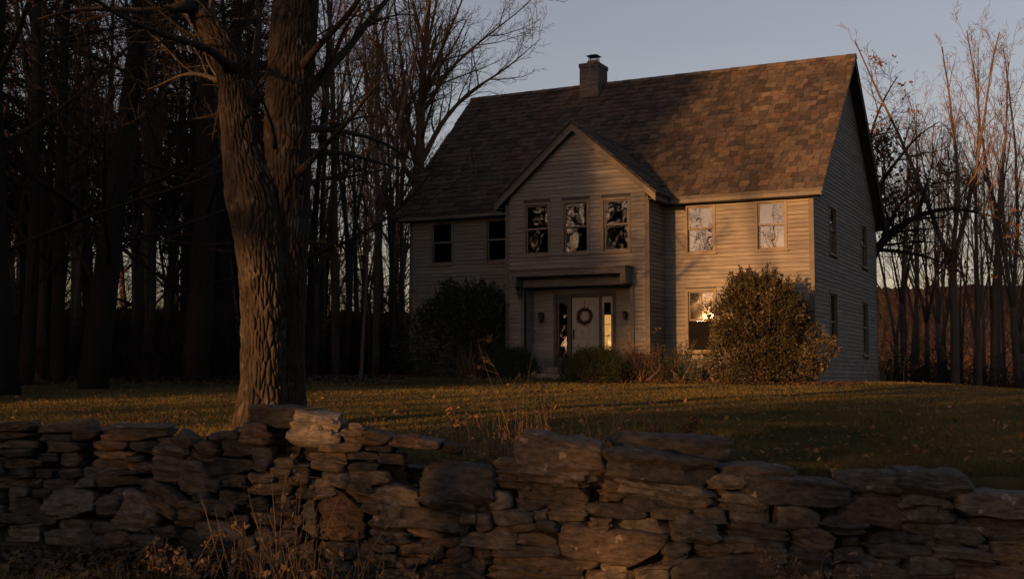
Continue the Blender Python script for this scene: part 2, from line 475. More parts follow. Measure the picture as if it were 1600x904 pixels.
# clapboards ---------------------------------------------------------
BOARDS = []                                       # (area, 8 corners)
EXPO = 0.127
def boards(f, lo, hi, z0, z1, holes, split=False):
    """lo, hi: functions of z giving the ends of a course"""
    n = int(math.ceil((z1 - z0) / EXPO))
    for k in range(n):
        zb = z0 + k * EXPO; zt = min(zb + EXPO - 0.013, z1)
        if zt - zb < 0.03: continue
        a0, b0, a1, b1 = lo(zb), hi(zb), lo(zt), hi(zt)
        if b0 - a0 < 0.08: continue
        cuts = sorted([h for h in holes if h[2] < zb + EXPO - 0.01 and h[3] > zb + 0.01])
        segs, cur = [], (a0, a1)
        for h in cuts:
            if h[0] - cur[0] > 0.01: segs.append((cur[0], cur[1], h[0], h[0]))
            cur = (h[1], h[1])
        if b0 - cur[0] > 0.01: segs.append((cur[0], cur[1], b0, max(b1, cur[1] + 0.01)))
        if split:
            out = []
            for (s0, s0t, s1, s1t) in segs:
                if s1 - s0 > 2.2 and random.random() < .6:
                    m_ = random.uniform(s0 + .6, s1 - .6)
                    out += [(s0, s0t, m_ - .003, m_ - .003), (m_ + .003, m_ + .003, s1, s1t)]
                else: out.append((s0, s0t, s1, s1t))
            segs = out
        for (s0, s0t, s1, s1t) in segs:
            j = random.uniform(-0.0025, 0.0025)
            P = [f(s0, -0.004, zb + j), f(s1, -0.004, zb + j), f(s1, 0.024, zb + j), f(s0, 0.024, zb + j),
                 f(s0t, -0.004, zt), f(s1t, -0.004, zt), f(s1t, 0.012, zt), f(s0t, 0.012, zt)]
            BOARDS.append((abs(s1 - s0), P))
c = lambda x: (lambda z: x)
boards(f_main, c(-W + 0.11), c(BU0), 0.05, 5.38, WIN['main'][:2] + WIN['main'][5:])
boards(f_main, c(BU1), c(-0.11), 0.05, 5.38, WIN['main'][2:5], True)
boards(f_bay, lambda z: max(BU0 + 0.11, BC - (BPK - 0.22 - z) / BSL), lambda z: min(BU1 - 0.11, BC + (BPK - 0.22 - z) / BSL),
       0.05, BPK - 0.3, WIN['bay'] + [(REC[0] - 0.06, REC[1] + 0.06, -1, REC[3])], True)
boards(f_bayr, c(BV), c(-0.02), 0.05, 5.45, [])
boards(f_side, lambda z: max(0.0, (z - 5.62) / RS - 0.2), lambda z: D - max(0, (z - 5.62) / RS - 0.2) - 0.02, -0.25, 10.3, WIN['side'], True)
boards(f_rec, c(REC[0] + 0.01), c(-7.88), 0.35, REC[3], [])
boards(f_rec, c(-5.84), c(REC[1] - 0.01), 0.35, REC[3], [])
BOARDS.sort(key=lambda b: -b[0])
rest = MB()
for k, (_, P) in enumerate(BOARDS):
    if k < 295:
        mb = MB(); mb.hexa(P); mb.build('clapboard', M_SIDING, HBASE)
    else:
        rest.hexa(P)
tag(rest.build('short_clapboards', M_SIDING, HBASE), kind='stuff')

# corner boards, frieze, fascia, soffits --------------------------------
def trim(name, boxes, m=M_TRIM, f=None):
    mb = MB()
    for b in boxes: mb.box(*b, f)
    return mb.build(name, m, HBASE)
trim('corner_board', [(-0.112, 0.0, 0, 0.032, -0.2, 5.36)], f=f_main)
trim('corner_board', [(-0.032, 0.115, 0, 0.030, -0.4, 5.42)], f=f_side)
trim('corner_board', [(-W, -W + 0.112, 0, 0.032, -0.2, 5.36)], f=f_main)
trim('corner_board', [(D - 0.10, D + 0.03, 0, 0.030, -0.9, 5.42)], f=f_side)
trim('corner_board', [(BU0 - 0.02, BU0 + 0.112, 0, 0.032, -0.2, 5.50)], f=f_bay)
trim('corner_board', [(BU1 - 0.112, BU1, 0, 0.032, -0.2, 5.50)], f=f_bay)
trim('corner_board', [(BV - 0.03, BV + 0.09, 0, 0.030, -0.2, 5.42)], f=f_bayr)
for a, b in ((-W - 0.36, BC - BHW - 0.02), (BC + BHW + 0.02, 0.36)):
    trim('fascia', [(a, b, 0.392, 0.42, 5.37, 5.575)], f=f_main)
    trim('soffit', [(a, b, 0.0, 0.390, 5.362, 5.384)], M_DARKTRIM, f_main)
trim('eave_return', [(0.03, 0.362, -0.39, -0.005, 5.385, 5.60)])
for sgn in (-1, 1):
    mb = MB()
    # rake boards of the bay gable: a deep front board and a thin crown above it
    for (dz0, dz1, n0, n1) in ((-0.27, -0.03, 0.22, 0.25), (-0.10, 0.0, 0.25, 0.275)):
        e = BC + sgn * BHW
        mb.hexa([f_bay(e, n0, BEZ + dz0), f_bay(BC, n0, BPK + dz0), f_bay(BC, n1, BPK + dz0), f_bay(e, n1, BEZ + dz0),
                 f_bay(e, n0, BEZ + dz1), f_bay(BC, n0, BPK + dz1), f_bay(BC, n1, BPK + dz1), f_bay(e, n1, BEZ + dz1)])
    mb.build('bay_rake_board', M_TRIM, HBASE)
    mb = MB()
    s0, s1 = sorted((sgn * BHW + BC, sgn * (BHW - 0.03) + BC))
    mb.box(s0, s1, BV - 0.22, -0.40, BEZ - 0.22, BEZ - 0.03)
    mb.build('bay_fascia', M_TRIM, HBASE)
    mb = MB(); q0, q1 = sorted((BC + sgn * (BHW - 0.03), BU1 if sgn > 0 else BU0))
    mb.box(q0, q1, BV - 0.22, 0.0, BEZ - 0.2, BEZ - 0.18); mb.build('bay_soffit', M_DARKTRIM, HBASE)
    # bay roof deck
    mb = MB()
    vb = lambda z: (z - RZ0) / RS + RVE + 0.12
    e = BC + sgn * (BHW + 0.03)
    top = [(e, BV - 0.29, BEZ - 0.02), (BC, BV - 0.29, BPK + 0.006), (BC, vb(BPK), BPK + 0.006), (e, vb(BEZ) - 0.05, BEZ - 0.02)]
    bot = [(x, y, z - 0.055) for x, y, z in top]
    mb.hexa(bot + top)
    mb.build('bay_roof_deck', SHING[4], HBASE)
for end, un in ((0.36, 1), (-W - 0.36, -1)):
    for half in (0, 1):
        mb = MB()
        va, vz = (RVE, RV) if half == 0 else (2 * RV - RVE, RV)
        za, zz = roof_top(RVE), roof_top(RV)
        u0, u1 = sorted((end - un * 0.03, end))
        mb.hexa([(u0, va, za - 0.26), (u1, va, za - 0.26), (u1, vz, zz - 0.26), (u0, vz, zz - 0.26),
                 (u0, va, za - 0.045), (u1, va, za - 0.045), (u1, vz, zz - 0.045), (u0, vz, zz - 0.045)])
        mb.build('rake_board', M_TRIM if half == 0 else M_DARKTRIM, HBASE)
for half in (0, 1):
    mb = MB()
    va = RVE if half == 0 else 2 * RV - RVE
    za, zz = roof_top(RVE), roof_top(RV)
    a, b = -W - 0.38, 0.38
    mb.hexa([(a, va, za - 0.13), (b, va, za - 0.13), (b, RV, zz - 0.13), (a, RV, zz - 0.13),
             (a, va, za - 0.03), (b, va, za - 0.03), (b, RV, zz - 0.03), (a, RV, zz - 0.03)])
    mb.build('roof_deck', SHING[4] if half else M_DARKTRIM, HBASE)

# shingles ----------------------------------------------------------------
roof = bpy.data.objects.new('roof_shingles', None)
def shingle_pt(u, t, n):
    """t metres up the slope from the eave, n above the deck"""
    q = math.hypot(1, RS)
    return np.array([u, RVE + t / q - n * RS / q, RZ0 - 0.03 + t * RS / q + n / q])
CH, SLEN = 0.285, (RV - RVE) * math.hypot(1, RS)
ncourse = int(SLEN / CH) + 1
tabs = []
rr = random.Random(3)
tone = rr.choices(range(6), k=6)
for k in range(ncourse):
    u = -W - 0.40 + rr.uniform(-0.3, 0)
    run = 0
    while u < 0.40:
        wdt = rr.uniform(0.17, 0.36)
        a, b = max(u, -W - 0.40), min(u + wdt, 0.40)
        if run <= 0:
            cur = rr.choices(range(6), weights=(3, 2.2, 2.4, 2, 2, 2.4))[0]; run = 1
        run -= 1
        if b - a > 0.05:
            t0 = k * CH + rr.uniform(-0.012, 0.012); t1 = min((k + 1) * CH + 0.05, SLEN)
            mid = shingle_pt((a + b) / 2, t0, 0)
            inside_bay = abs(mid[0] - BC) < BHW + 0.05 and mid[2] + 0.25 < BPK - abs(mid[0] - BC) * BSL
            if not inside_bay and t1 - t0 > 0.05:
                tabs.append((a + 0.006, b - 0.006, t0, t1, cur, rr.uniform(0.024, 0.044), rr.uniform(-0.012, 0.012)))
        u += wdt
tabs.sort(key=lambda q: -(q[0] + 0.12 * q[2]))
rest = MB()
for k, (a, b, t0, t1, mi, th, tw) in enumerate(tabs):
    P = [shingle_pt(a, t0, 0), shingle_pt(b, t0, 0), shingle_pt(b, t1, 0.0), shingle_pt(a, t1, 0.0),
         shingle_pt(a, t0 + tw, th), shingle_pt(b, t0 - tw, th * 1.05), shingle_pt(b, t1, 0.006), shingle_pt(a, t1, 0.006)]
    if k < 295:
        mb = MB(); mb.hexa(P); mb.build('roof_shingle', SHING[mi], HBASE)
    else:
        rest.hexa(P, mi)
bpy.data.objects.remove(roof)
tag(rest.build('far_roof_shingles', SHING, HBASE), kind='stuff')
# shingles of the bay roof, both slopes, one part
rest = MB()
q = math.hypot(1, BSL)
for sgn in (-1, 1):
    L = (BHW + 0.04) * q
    for k in range(int(L / 0.3) + 1):
        v = BV - 0.31
        t0 = k * 0.3; t1 = min(t0 + 0.34, L)
        zc = BEZ - 0.02 + t0 * BSL / q
        vend = (zc - RZ0) / RS + RVE + 0.35
        while v < vend:
            w_ = rr.uniform(0.24, 0.48)
            def bp(v_, t, n):
                return (BC + sgn * (BHW + 0.04 - t / q + n * BSL / q), v_, BEZ - 0.015 + t * BSL / q + n / q)
            ve = min(v + w_, vend)
            rest.hexa([bp(v, t0, 0), bp(ve, t0, 0), bp(ve, t1, 0), bp(v, t1, 0), bp(v, t0, 0.024), bp(ve, t0, 0.026), bp(ve, t1, 0.006), bp(v, t1, 0.006)], rr.randrange(6))
            v += w_ + 0.006
tag(rest.build('bay_roof_shingles', SHING, HBASE), kind='stuff')
mb = MB()
for k in range(44):
    a = -W - 0.40 + k * 0.327
    for sgn in (-1, 1):
        zt = roof_top(RV) + 0.028 + 0.004 * (k % 2)
        mb.hexa([(a, RV, zt - 0.012), (a + 0.335, RV, zt - 0.012), (a + 0.335, RV + sgn * 0.15, zt - 0.15), (a, RV + sgn * 0.15, zt - 0.15),
                 (a, RV, zt + 0.01), (a + 0.335, RV, zt + 0.006), (a + 0.335, RV + sgn * 0.16, zt - 0.128), (a, RV + sgn * 0.16, zt - 0.125)], k % 3)
tag(mb.build('ridge_caps', SHING[3:], HBASE), kind='stuff')

# windows -------------------------------------------------------------
def window(f, s0, s1, z0, z1, opt=''):
    cw = 0.075
    mb = MB()
    mb.box(s0, s0 + cw, -0.10, 0.038, z0, z1, f); mb.box(s1 - cw, s1, -0.10, 0.038, z0, z1, f)
    mb.box(s0 + cw, s1 - cw, -0.10, 0.040, z1 - cw, z1, f); mb.box(s0 + cw, s1 - cw, -0.10, 0.036, z0, z0 + 0.05, f)
    mb.box(s0 + cw - 0.012, s0 + cw + 0.012, -0.10, 0.012, z0 + 0.05, z1 - cw, f); mb.box(s1 - cw - 0.012, s1 - cw + 0.012, -0.10, 0.012, z0 + 0.05, z1 - cw, f)
    win = mb.build('window', M_SASH, HBASE)
    def sub(name, boxes, m):
        b = MB()
        for q_ in boxes: b.box(*q_, f)
        return b.build(name, m, win)
    sub('sill', [(s0 - 0.03, s1 + 0.03, 0.0, 0.075, z0 - 0.04, z0 + 0.006)], M_SASH)
    a, b = s0 + cw + 0.012, s1 - cw - 0.012
    zm = (z0 + z1) / 2 - 0.01
    r = 0.042
    for (lo, hi, n) in ((zm, z1 - cw, -0.022), (z0 + 0.05, zm + 0.045, -0.058)):
        sub('sash', [(a, a + r, n - 0.03, n, lo, hi), (b - r, b, n - 0.03, n, lo, hi), (a + r, b - r, n - 0.03, n, hi - r, hi), (a + r, b - r, n - 0.03, n, lo, lo + r + 0.01)], M_SASH)
        tilt = random.uniform(-0.003, 0.003) + (0.0105 if 'y' in opt else 0)
        g = MB()
        up_ = (hi - lo - 2 * r) * math.tan(rad((1.65 if 'm' in opt else 1.0) + random.uniform(-.25, .35)))   # panes leaned and turned on purpose to steer what they mirror
        P = [f(a + r, n - 0.008 + tilt, lo + r), f(b - r, n - 0.008 - tilt, lo + r), f(b - r, n - 0.008 - up_ - tilt, hi - r), f(a + r, n - 0.008 - up_ + tilt, hi - r)]
        g.add(P, quads=[[0, 1, 2, 3]])
        g.build('pane', M_GLASS, win)
        if 'm' in opt and n > -0.03:
            sc_, zc = (a + b) / 2, (lo + hi) / 2
            sub('muntin', [(sc_ - 0.011, sc_ + 0.011, n - 0.028, n - 0.004, lo + r, hi - r)], M_SASH)
            sub('muntin', [(a + r, sc_ - 0.011, n - 0.028, n - 0.005, zc - 0.010, zc + 0.010), (sc_ + 0.011, b - r, n - 0.028, n - 0.005, zc - 0.010, zc + 0.010)], M_SASH)
        if 's' in opt and n < -0.03:
            sub('insect_screen', [(a + 0.012, b - 0.012, -0.012, -0.006, lo + 0.02, hi - 0.06)], M_SCREEN)
    return win
for wn, f in (('main', f_main), ('bay', f_bay), ('side', f_side)):
    for w_ in WIN[wn]:
        window(f, *w_)

# entry --------------------------------------------------------------
mb = MB()
r0, r1, rz0, rz1 = REC
mb.box(r0 - 0.14, -7.90, -0.14, 0, rz0, rz1, f_rec); mb.box(-5.82, r1 + 0.14, -0.14, 0, rz0, rz1, f_rec); mb.box(-7.90, -5.82, -0.14, 0, 2.70, rz1, f_rec)
mb.box(r0 - 0.10, r0, BV + 0.002, -0.76, rz0, rz1); mb.box(r1, r1 + 0.10, BV + 0.002, -0.76, rz0, rz1)
mb.build('recess_wall', M_SIDING, HBASE)
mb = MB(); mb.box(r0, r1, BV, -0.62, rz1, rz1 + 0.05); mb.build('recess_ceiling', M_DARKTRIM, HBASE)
mb = MB(); mb.box(r0 + 0.002, r1 - 0.002, BV - 0.9, -0.62, 0.28, 0.44); mb.box(r0 + 0.4, r1 - 0.5, BV - 1.3, BV - 0.9, 0.0, 0.26)
mb.build('stoop', M_CONC, HBASE)
# posts either side of the recess
for a, b in ((r0 - 0.12, r0 - 0.005), (r1 + 0.005, r1 + 0.12)):
    trim('entry_post', [(a, b, 0.022, 0.06, 0.0, rz1 + 0.05)], f=f_bay)
# hood
hood = MB()
hu0, hu1, hv = -8.80, -5.06, -1.97
hood.box(hu0, hu1, hv, BV - 0.022, 3.20, 3.38)
hood.box(hu0 - 0.05, hu1 + 0.05, hv - 0.05, BV - 0.022, 3.38, 3.43)
ho = hood.build('entry_hood', M_TRIM, HBASE)
def hsub(name, boxes, m):
    b = MB()
    for q_ in boxes: b.box(*q_)
    return b.build(name, m, ho)
hsub('side_beam', [(hu0, hu0 + 0.17, hv + 0.03, BV - 0.025, 2.90, 3.198)], M_TRIM)
hsub('side_beam', [(hu1 - 0.17, hu1, hv + 0.03, BV - 0.025, 2.90, 3.198)], M_TRIM)
hsub('inner_beam', [(hu0 + 0.19, hu1 - 0.19, BV - 0.16, BV - 0.03, 2.90, 3.12)], M_TRIM)
for s in (hu0 + 0.03,):
    b = MB()
    prof = [(BV - 0.024, 2.42)] + [(BV - 0.05 - 0.26 * (1 - math.cos(t * math.pi / 2)), 2.42 + 0.478 * math.sin(t * math.pi / 2)) for t in np.linspace(0, 1, 9)] + [(BV - 0.024, 2.898)]
    n = len(prof)
    V = [(s, y, z) for y, z in prof] + [(s + 0.09, y, z) for y, z in prof]
    cen = (BV - 0.06, 2.8)
    tr = [[0, i + 1, i] for i in range(1, n - 1)] + [[n, n + i, n + i + 1] for i in range(1, n - 1)]
    qd = [[i, (i + 1) % n, n + (i + 1) % n, n + i] for i in range(n)]
    b.add(V, quads=qd, tris=tr)
    b.build('bracket', M_TRIM, ho)
# door
dz0, dz1, du0, du1 = 0.45, 2.60, -7.31, -6.38
mb = MB()
mb.box(du0, du1, -0.10, -0.055, dz0, dz1, f_rec)
door = mb.build('front_door', M_DOOR, HBASE)
dw = du1 - du0
for (za, zb) in ((0.62, 1.10), (1.30, 2.02), (2.14, 2.46)):
    for k in (0, 1):
        a = du0 + 0.11 + k * (dw / 2 - 0.035); b = a + dw / 2 - 0.185
        m2 = MB()
        m2.box(a, b, -0.055, -0.040, za, za + 0.022, f_rec); m2.box(a, b, -0.055, -0.040, zb - 0.022, zb, f_rec)
        m2.box(a, a + 0.022, -0.055, -0.041, za + 0.022, zb - 0.022, f_rec); m2.box(b - 0.022, b, -0.055, -0.041, za + 0.022, zb - 0.022, f_rec)
        A, B = a + 0.05, b - 0.05
        m2.hexa([f_rec(A - 0.02, -0.055, za + 0.05), f_rec(B + 0.02, -0.055, za + 0.05), f_rec(B + 0.02, -0.055, zb - 0.05), f_rec(A - 0.02, -0.055, zb - 0.05),
                 f_rec(A, -0.043, za + 0.07), f_rec(B, -0.043, za + 0.07), f_rec(B, -0.043, zb - 0.07), f_rec(A, -0.043, zb - 0.07)])
        m2.build('door_panel', M_DOOR, door)
m2 = MB(); m2.box(du0 + 0.035, du0 + 0.075, -0.055, -0.045, 1.30, 1.62, f_rec)
m2.tube([f_rec(du0 + 0.055, -0.05, 1.58), f_rec(du0 + 0.055, 0.0, 1.56), f_rec(du0 + 0.055, 0.0, 1.40), f_rec(du0 + 0.055, -0.05, 1.36)], 0.010, 6)
m2.build('handle', M_METAL, door)
# door frame
mb = MB()
for a, b in ((-7.90, -7.80), (-7.40, -7.312), (-6.378, -6.30), (-5.93, -5.82)):
    mb.box(a, b, -0.12, 0.03, 0.44, 2.61, f_rec)
mb.box(-7.90, -5.82, -0.12, 0.034, 2.61, 2.72, f_rec)
mb.build('door_frame', M_DARKTRIM, HBASE)
for a, b in ((-7.80, -7.40), (-6.30, -5.93)):
    mb = MB()
    mb.box(a, a + 0.07, -0.07, -0.02, 0.44, 2.61, f_rec); mb.box(b - 0.07, b, -0.07, -0.02, 0.44, 2.61, f_rec)
    mb.box(a + 0.07, b - 0.07, -0.07, -0.02, 2.42, 2.61, f_rec); mb.box(a + 0.07, b - 0.07, -0.07, -0.02, 0.44, 0.75, f_rec)
    sl = mb.build('sidelight', M_DOOR if a > -7 else M_DARKTRIM, HBASE)
    zs = np.linspace(0.75, 2.42, 6)
    for k in range(5):
        g = MB(); t_ = random.uniform(-0.002, 0.002)
        g.add([f_rec(a + 0.07, -0.05 + t_, zs[k]), f_rec(b - 0.07, -0.05 - t_, zs[k]), f_rec(b - 0.07, -0.05, zs[k + 1]), f_rec(a + 0.07, -0.05, zs[k + 1])], quads=[[0, 1, 2, 3]])
        g.build('pane', M_GLASS, sl)
        if k:
            g = MB(); g.box(a + 0.07, b - 0.07, -0.056, -0.038, zs[k] - 0.009, zs[k] + 0.009, f_rec); g.build('muntin', M_DARKTRIM, sl)
emitter = empty('sidelight_glow', hworld(-6.32, -0.24, 0.44), -TH)  # added glow source behind the right sidelight; no lamp is known there
tag(emitter, 'added glowing cylinder inside, standing in for the warm glow in the right sidelight of the front door', 'emitter')
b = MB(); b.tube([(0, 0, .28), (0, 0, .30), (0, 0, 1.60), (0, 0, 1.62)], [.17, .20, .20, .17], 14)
m_ = pmat('warm_glow', (0.8, 0.6, 0.35)); m_.node_tree.nodes['Principled BSDF'].inputs['Emission Color'].default_value = (1, .48, .12, 1)
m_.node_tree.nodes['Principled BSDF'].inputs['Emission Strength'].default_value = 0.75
b.build('shade', m_, emitter)  # emissive cylinder that makes the sidelight panes look warm
b = MB(); b.tube([(0, 0, 0), (0, 0, .03)], [.15, .15], 12); b.tube([(0, 0, .03), (0, 0, .29)], [.015, .015], 6); b.build('foot', M_METAL, emitter)
# wall lanterns beside the door
for s, z, sc_ in ((-8.28, 2.02, 1.0), (-5.50, 2.02, 0.75)):
    mb = MB()
    mb.box(s - 0.05 * sc_, s + 0.05 * sc_, 0.02, 0.05, z - 0.10 * sc_, z + 0.14 * sc_, f_rec)
    mb.box(s - 0.02 * sc_, s + 0.02 * sc_, 0.05, 0.14, z + 0.10 * sc_, z + 0.13 * sc_, f_rec)
    lan = mb.build('wall_lantern', M_METAL, HBASE)
    b = MB()
    k = 0.07 * sc_
    for (z0_, z1_, w0, w1) in ((z - 0.16 * sc_, z + 0.07 * sc_, 0.6 * k, k), (z + 0.07 * sc_, z + 0.15 * sc_, 1.25 * k, 0.25 * k), (z - 0.19 * sc_, z - 0.16 * sc_, 0.3 * k, 0.75 * k)):
        n = 0.14
        b.hexa([f_rec(s - w0, n - w0, z0_), f_rec(s + w0, n - w0, z0_), f_rec(s + w0, n + w0, z0_), f_rec(s - w0, n + w0, z0_),
                f_rec(s - w1, n - w1, z1_), f_rec(s + w1, n - w1, z1_), f_rec(s + w1, n + w1, z1_), f_rec(s - w1, n + w1, z1_)])
    b.build('lantern_cage', M_METAL, lan)

# chimney --------------------------------------------------------------
cu0, cu1, cv0, cv1, ctop = -9.22, -8.50, 4.40, 5.28, 11.36
mb = MB(); mb.box(cu0 + 0.02, cu1 - 0.02, cv0 + 0.02, cv1 - 0.02, 9.4, ctop - 0.01)
chim = mb.build('chimney', M_SHEATH, HBASE)
b = MB(); z = 9.7; k = 0
while z < ctop - 0.01:
    out = 0.025 if z > ctop - 0.16 else 0.0
    h = 0.066
    for (axis, lo, hi, fix0, fix1) in (('u', cu0, cu1, cv0, cv0 + 0.1), ('u', cu0, cu1, cv1 - 0.1, cv1), ('v', cv0 + 0.101, cv1 - 0.101, cu0, cu0 + 0.1), ('v', cv0 + 0.101, cv1 - 0.101, cu1 - 0.1, cu1)):
        s = lo - (0.11 if k % 2 else 0)
        while s < hi - 0.02:
            a, e = max(s, lo), min(s + 0.21, hi)
            j = random.uniform(0, 0.006)
            if e - a > 0.03:
                o0 = -out - j if fix0 in (cv0, cu0) else 0; o1 = out + j if fix1 in (cv1, cu1) else 0
                ea = a - (out if a == lo and axis == 'u' else 0); ee = e + (out if e == hi and axis == 'u' else 0)
                if axis == 'u': b.box(ea, ee, fix0 + o0, fix1 + o1, z, z + h)
                else: b.box(fix0 + o0, fix1 + o1, a, e, z, z + h)
            s += 0.22
    z += 0.076; k += 1
tag(b.build('chimney_bricks', M_BRICK, chim), kind='stuff')
cx_, cy_ = (cu0 + cu1) / 2 + 0.02, (cv0 + cv1) / 2
b = MB()
b.hexa([(cx_ - .25, cy_ - .25, ctop - .02), (cx_ + .25, cy_ - .25, ctop - .02), (cx_ + .25, cy_ + .25, ctop - .02), (cx_ - .25, cy_ + .25, ctop - .02),
        (cx_ - .16, cy_ - .16, ctop + .16), (cx_ + .16, cy_ - .16, ctop + .16), (cx_ + .16, cy_ + .16, ctop + .16), (cx_ - .16, cy_ + .16, ctop + .16)])
b.build('flue', M_FLUE, chim)
b = MB()
b.hexa([(cx_ - .23, cy_ - .23, ctop + .33), (cx_ + .23, cy_ - .23, ctop + .33), (cx_ + .23, cy_ + .23, ctop + .33), (cx_ - .23, cy_ + .23, ctop + .33),
        (cx_ - .10, cy_ - .10, ctop + .39), (cx_ + .10, cy_ - .10, ctop + .39), (cx_ + .10, cy_ + .10, ctop + .39), (cx_ - .10, cy_ + .10, ctop + .39)])
for a in np.linspace(-0.15, 0.15, 5):
    for e in (-0.15, 0.15):
        b.box(cx_ + a - .006, cx_ + a + .006, cy_ + e - .006, cy_ + e + .006, ctop + .1, ctop + .332)
        if abs(a) < 0.14: b.box(cx_ + e - .006, cx_ + e + .006, cy_ + a - .006, cy_ + a + .006, ctop + .1, ctop + .332)
b.build('chimney_cap', M_METAL, chim)
# flashing at the chimney foot and the valleys
trim('basement_window_well', [(-3.75, -2.85, -0.28, -0.03, 0.02, 0.42)], M_METAL)

# wreath on the door ---------------------------------------------------
mb = MB()
rw = random.Random(5)
for k in range(420):
    a = rw.uniform(0, 2 * math.pi); q_ = rw.gauss(0, 0.032); n = rw.uniform(0.0, 0.07)
    R_ = 0.215 + q_
    cpt = np.array([math.cos(a) * R_, -n, math.sin(a) * R_])
    ta = a + rw.choice((1.2, 1.9)) + rw.uniform(-.7, .7)
    d = np.array([math.cos(ta), rw.uniform(-.5, .2), math.sin(ta)]) * rw.uniform(0.04, 0.085)
    nrm = np.cross(d, np.array([0, 1, 0])); nrm = nrm / np.linalg.norm(nrm) * 0.013
    mb.add([cpt - d / 2, cpt + nrm, cpt + d / 2, cpt - nrm], quads=[[0, 1, 2, 3]])
mb.tube([(math.cos(a) * 0.215, -0.02, math.sin(a) * 0.215) for a in np.linspace(0, 2 * math.pi, 25)], 0.03, 6)
wre = mb.build('wreath', M_WREATH)
wre.location = hworld(-6.87, -0.76 + 0.052, 2.02); wre.rotation_euler = (0, 0, -TH)
tag(wre, 'dark twig wreath hanging on the pale front door', 'wreath')
b = MB(); b.box(-0.008, 0.008, -0.012, -0.002, 0.2, 0.52); b.build('ribbon', M_WREATH, wre)

# ------------------------------------------------------------------ trees
class Tree:
    def __init__(s, seed):
        s.r = random.Random(seed); s.trunk = MB(); s.crown = MB(); s.leaf = []
    def walk(s, p, d, length, nseg, wander, up):
        pts = [np.array(p, float)]; d = unit(d); st = length / nseg
        for k in range(nseg):
            d = unit(d + np.array([s.r.gauss(0, wander), s.r.gauss(0, wander), s.r.gauss(0, wander) + up]))
            pts.append(pts[-1] + d * st)
        return np.array(pts)
    def limb(s, pts, r0, r1, level, P, tubes=True):
        pts = np.asarray(pts, float); n = len(pts)
        rr_ = np.linspace(0, 1, n)
        radii = r0 + (r1 - r0) * rr_ ** P.get('taper', 0.9)
        if tubes:
            sides = P['sides'][min(level, len(P['sides']) - 1)]
            if 'flare' in P and level == 1:
                radii = radii * (1 + P['flare'] * np.exp(-np.arange(n) / 1.6))
            (s.trunk if level == 0 else s.crown).tube(pts, radii, sides, cap=level < 2)
        if level >= P['depth']:
            s.leaf.append(pts[-1]); return
        L = np.linalg.norm(np.diff(pts, axis=0), axis=1).sum()
        nc = P['n'][level]
        nc = max(2, int(round(nc * (L / P['ref'][level]) ** 0.8))) if level else nc
        t0 = P['t0'][level]
        for k in range(nc):
            t = t0 + (1 - t0) * ((k + s.r.random()) / nc) ** P.get('bias', 1.0)
            t = min(t, 0.985)
            i = int(t * (n - 1)); fpos = t * (n - 1) - i
            p = pts[i] * (1 - fpos) + pts[i + 1] * fpos
            tan = unit(pts[i + 1] - pts[i])
            ang = rad(s.r.uniform(*P['ang'][level]))
            az = s.r.uniform(0, 2 * math.pi) if level else k * 2.4 + s.r.uniform(-.5, .5)
            b1 = unit(np.cross(tan, [0.31, 0.77, 0.2])); b2 = np.cross(tan, b1)
            d = tan * math.cos(ang) + (b1 * math.cos(az) + b2 * math.sin(az)) * math.sin(ang)
            if level >= 1 and d[2] < -0.25: d[2] *= 0.3
            lc = L * s.r.uniform(*P['len'][level]) * (1.0 - 0.62 * (t - t0) / (1 - t0 + 1e-6) if level == 0 else 1 - 0.45 * t)
            rad_p = r0 + (r1 - r0) * t ** P.get('taper', 0.9)
            rc = max(rad_p * s.r.uniform(0.38, 0.62) * (P.get('rk', 1.0) if level == 0 else 1.0), P['rmin'])
            lc = max(lc, 0.25)
            cp = s.walk(p, d, lc, P['seg'][level], P['wander'][level], P['up'][level])
            s.limb(cp, rc, max(rc * 0.28, P['rmin'] * 0.8), level + 1, P)

P_BARE = dict(depth=4, sides=[9, 6, 4, 3, 3], n=[13, 7, 6, 5], ref=[1, 5.0, 2.2, 1.0], t0=[0.32, 0.18, 0.15, 0.1], ang=[(28, 55), (28, 60), (30, 65), (30, 70)],
              len=[(0.30, 0.46), (0.36, 0.58), (0.34, 0.58), (0.35, 0.65)], seg=[8, 6, 4, 2], wander=[0.07, 0.10, 0.14, 0.18], up=[0.07, 0.05, 0.05, 0.04], rmin=0.0068, taper=0.85)
P_SLIM = dict(P_BARE, n=[12, 7, 6, 5], t0=[0.42, 0.2, 0.15, 0.1], ang=[(16, 34), (20, 45), (25, 55), (30, 60)], len=[(0.28, 0.42), (0.32, 0.5), (0.3, 0.5), (0.35, 0.6)], up=[0.10, 0.08, 0.07, 0.05])

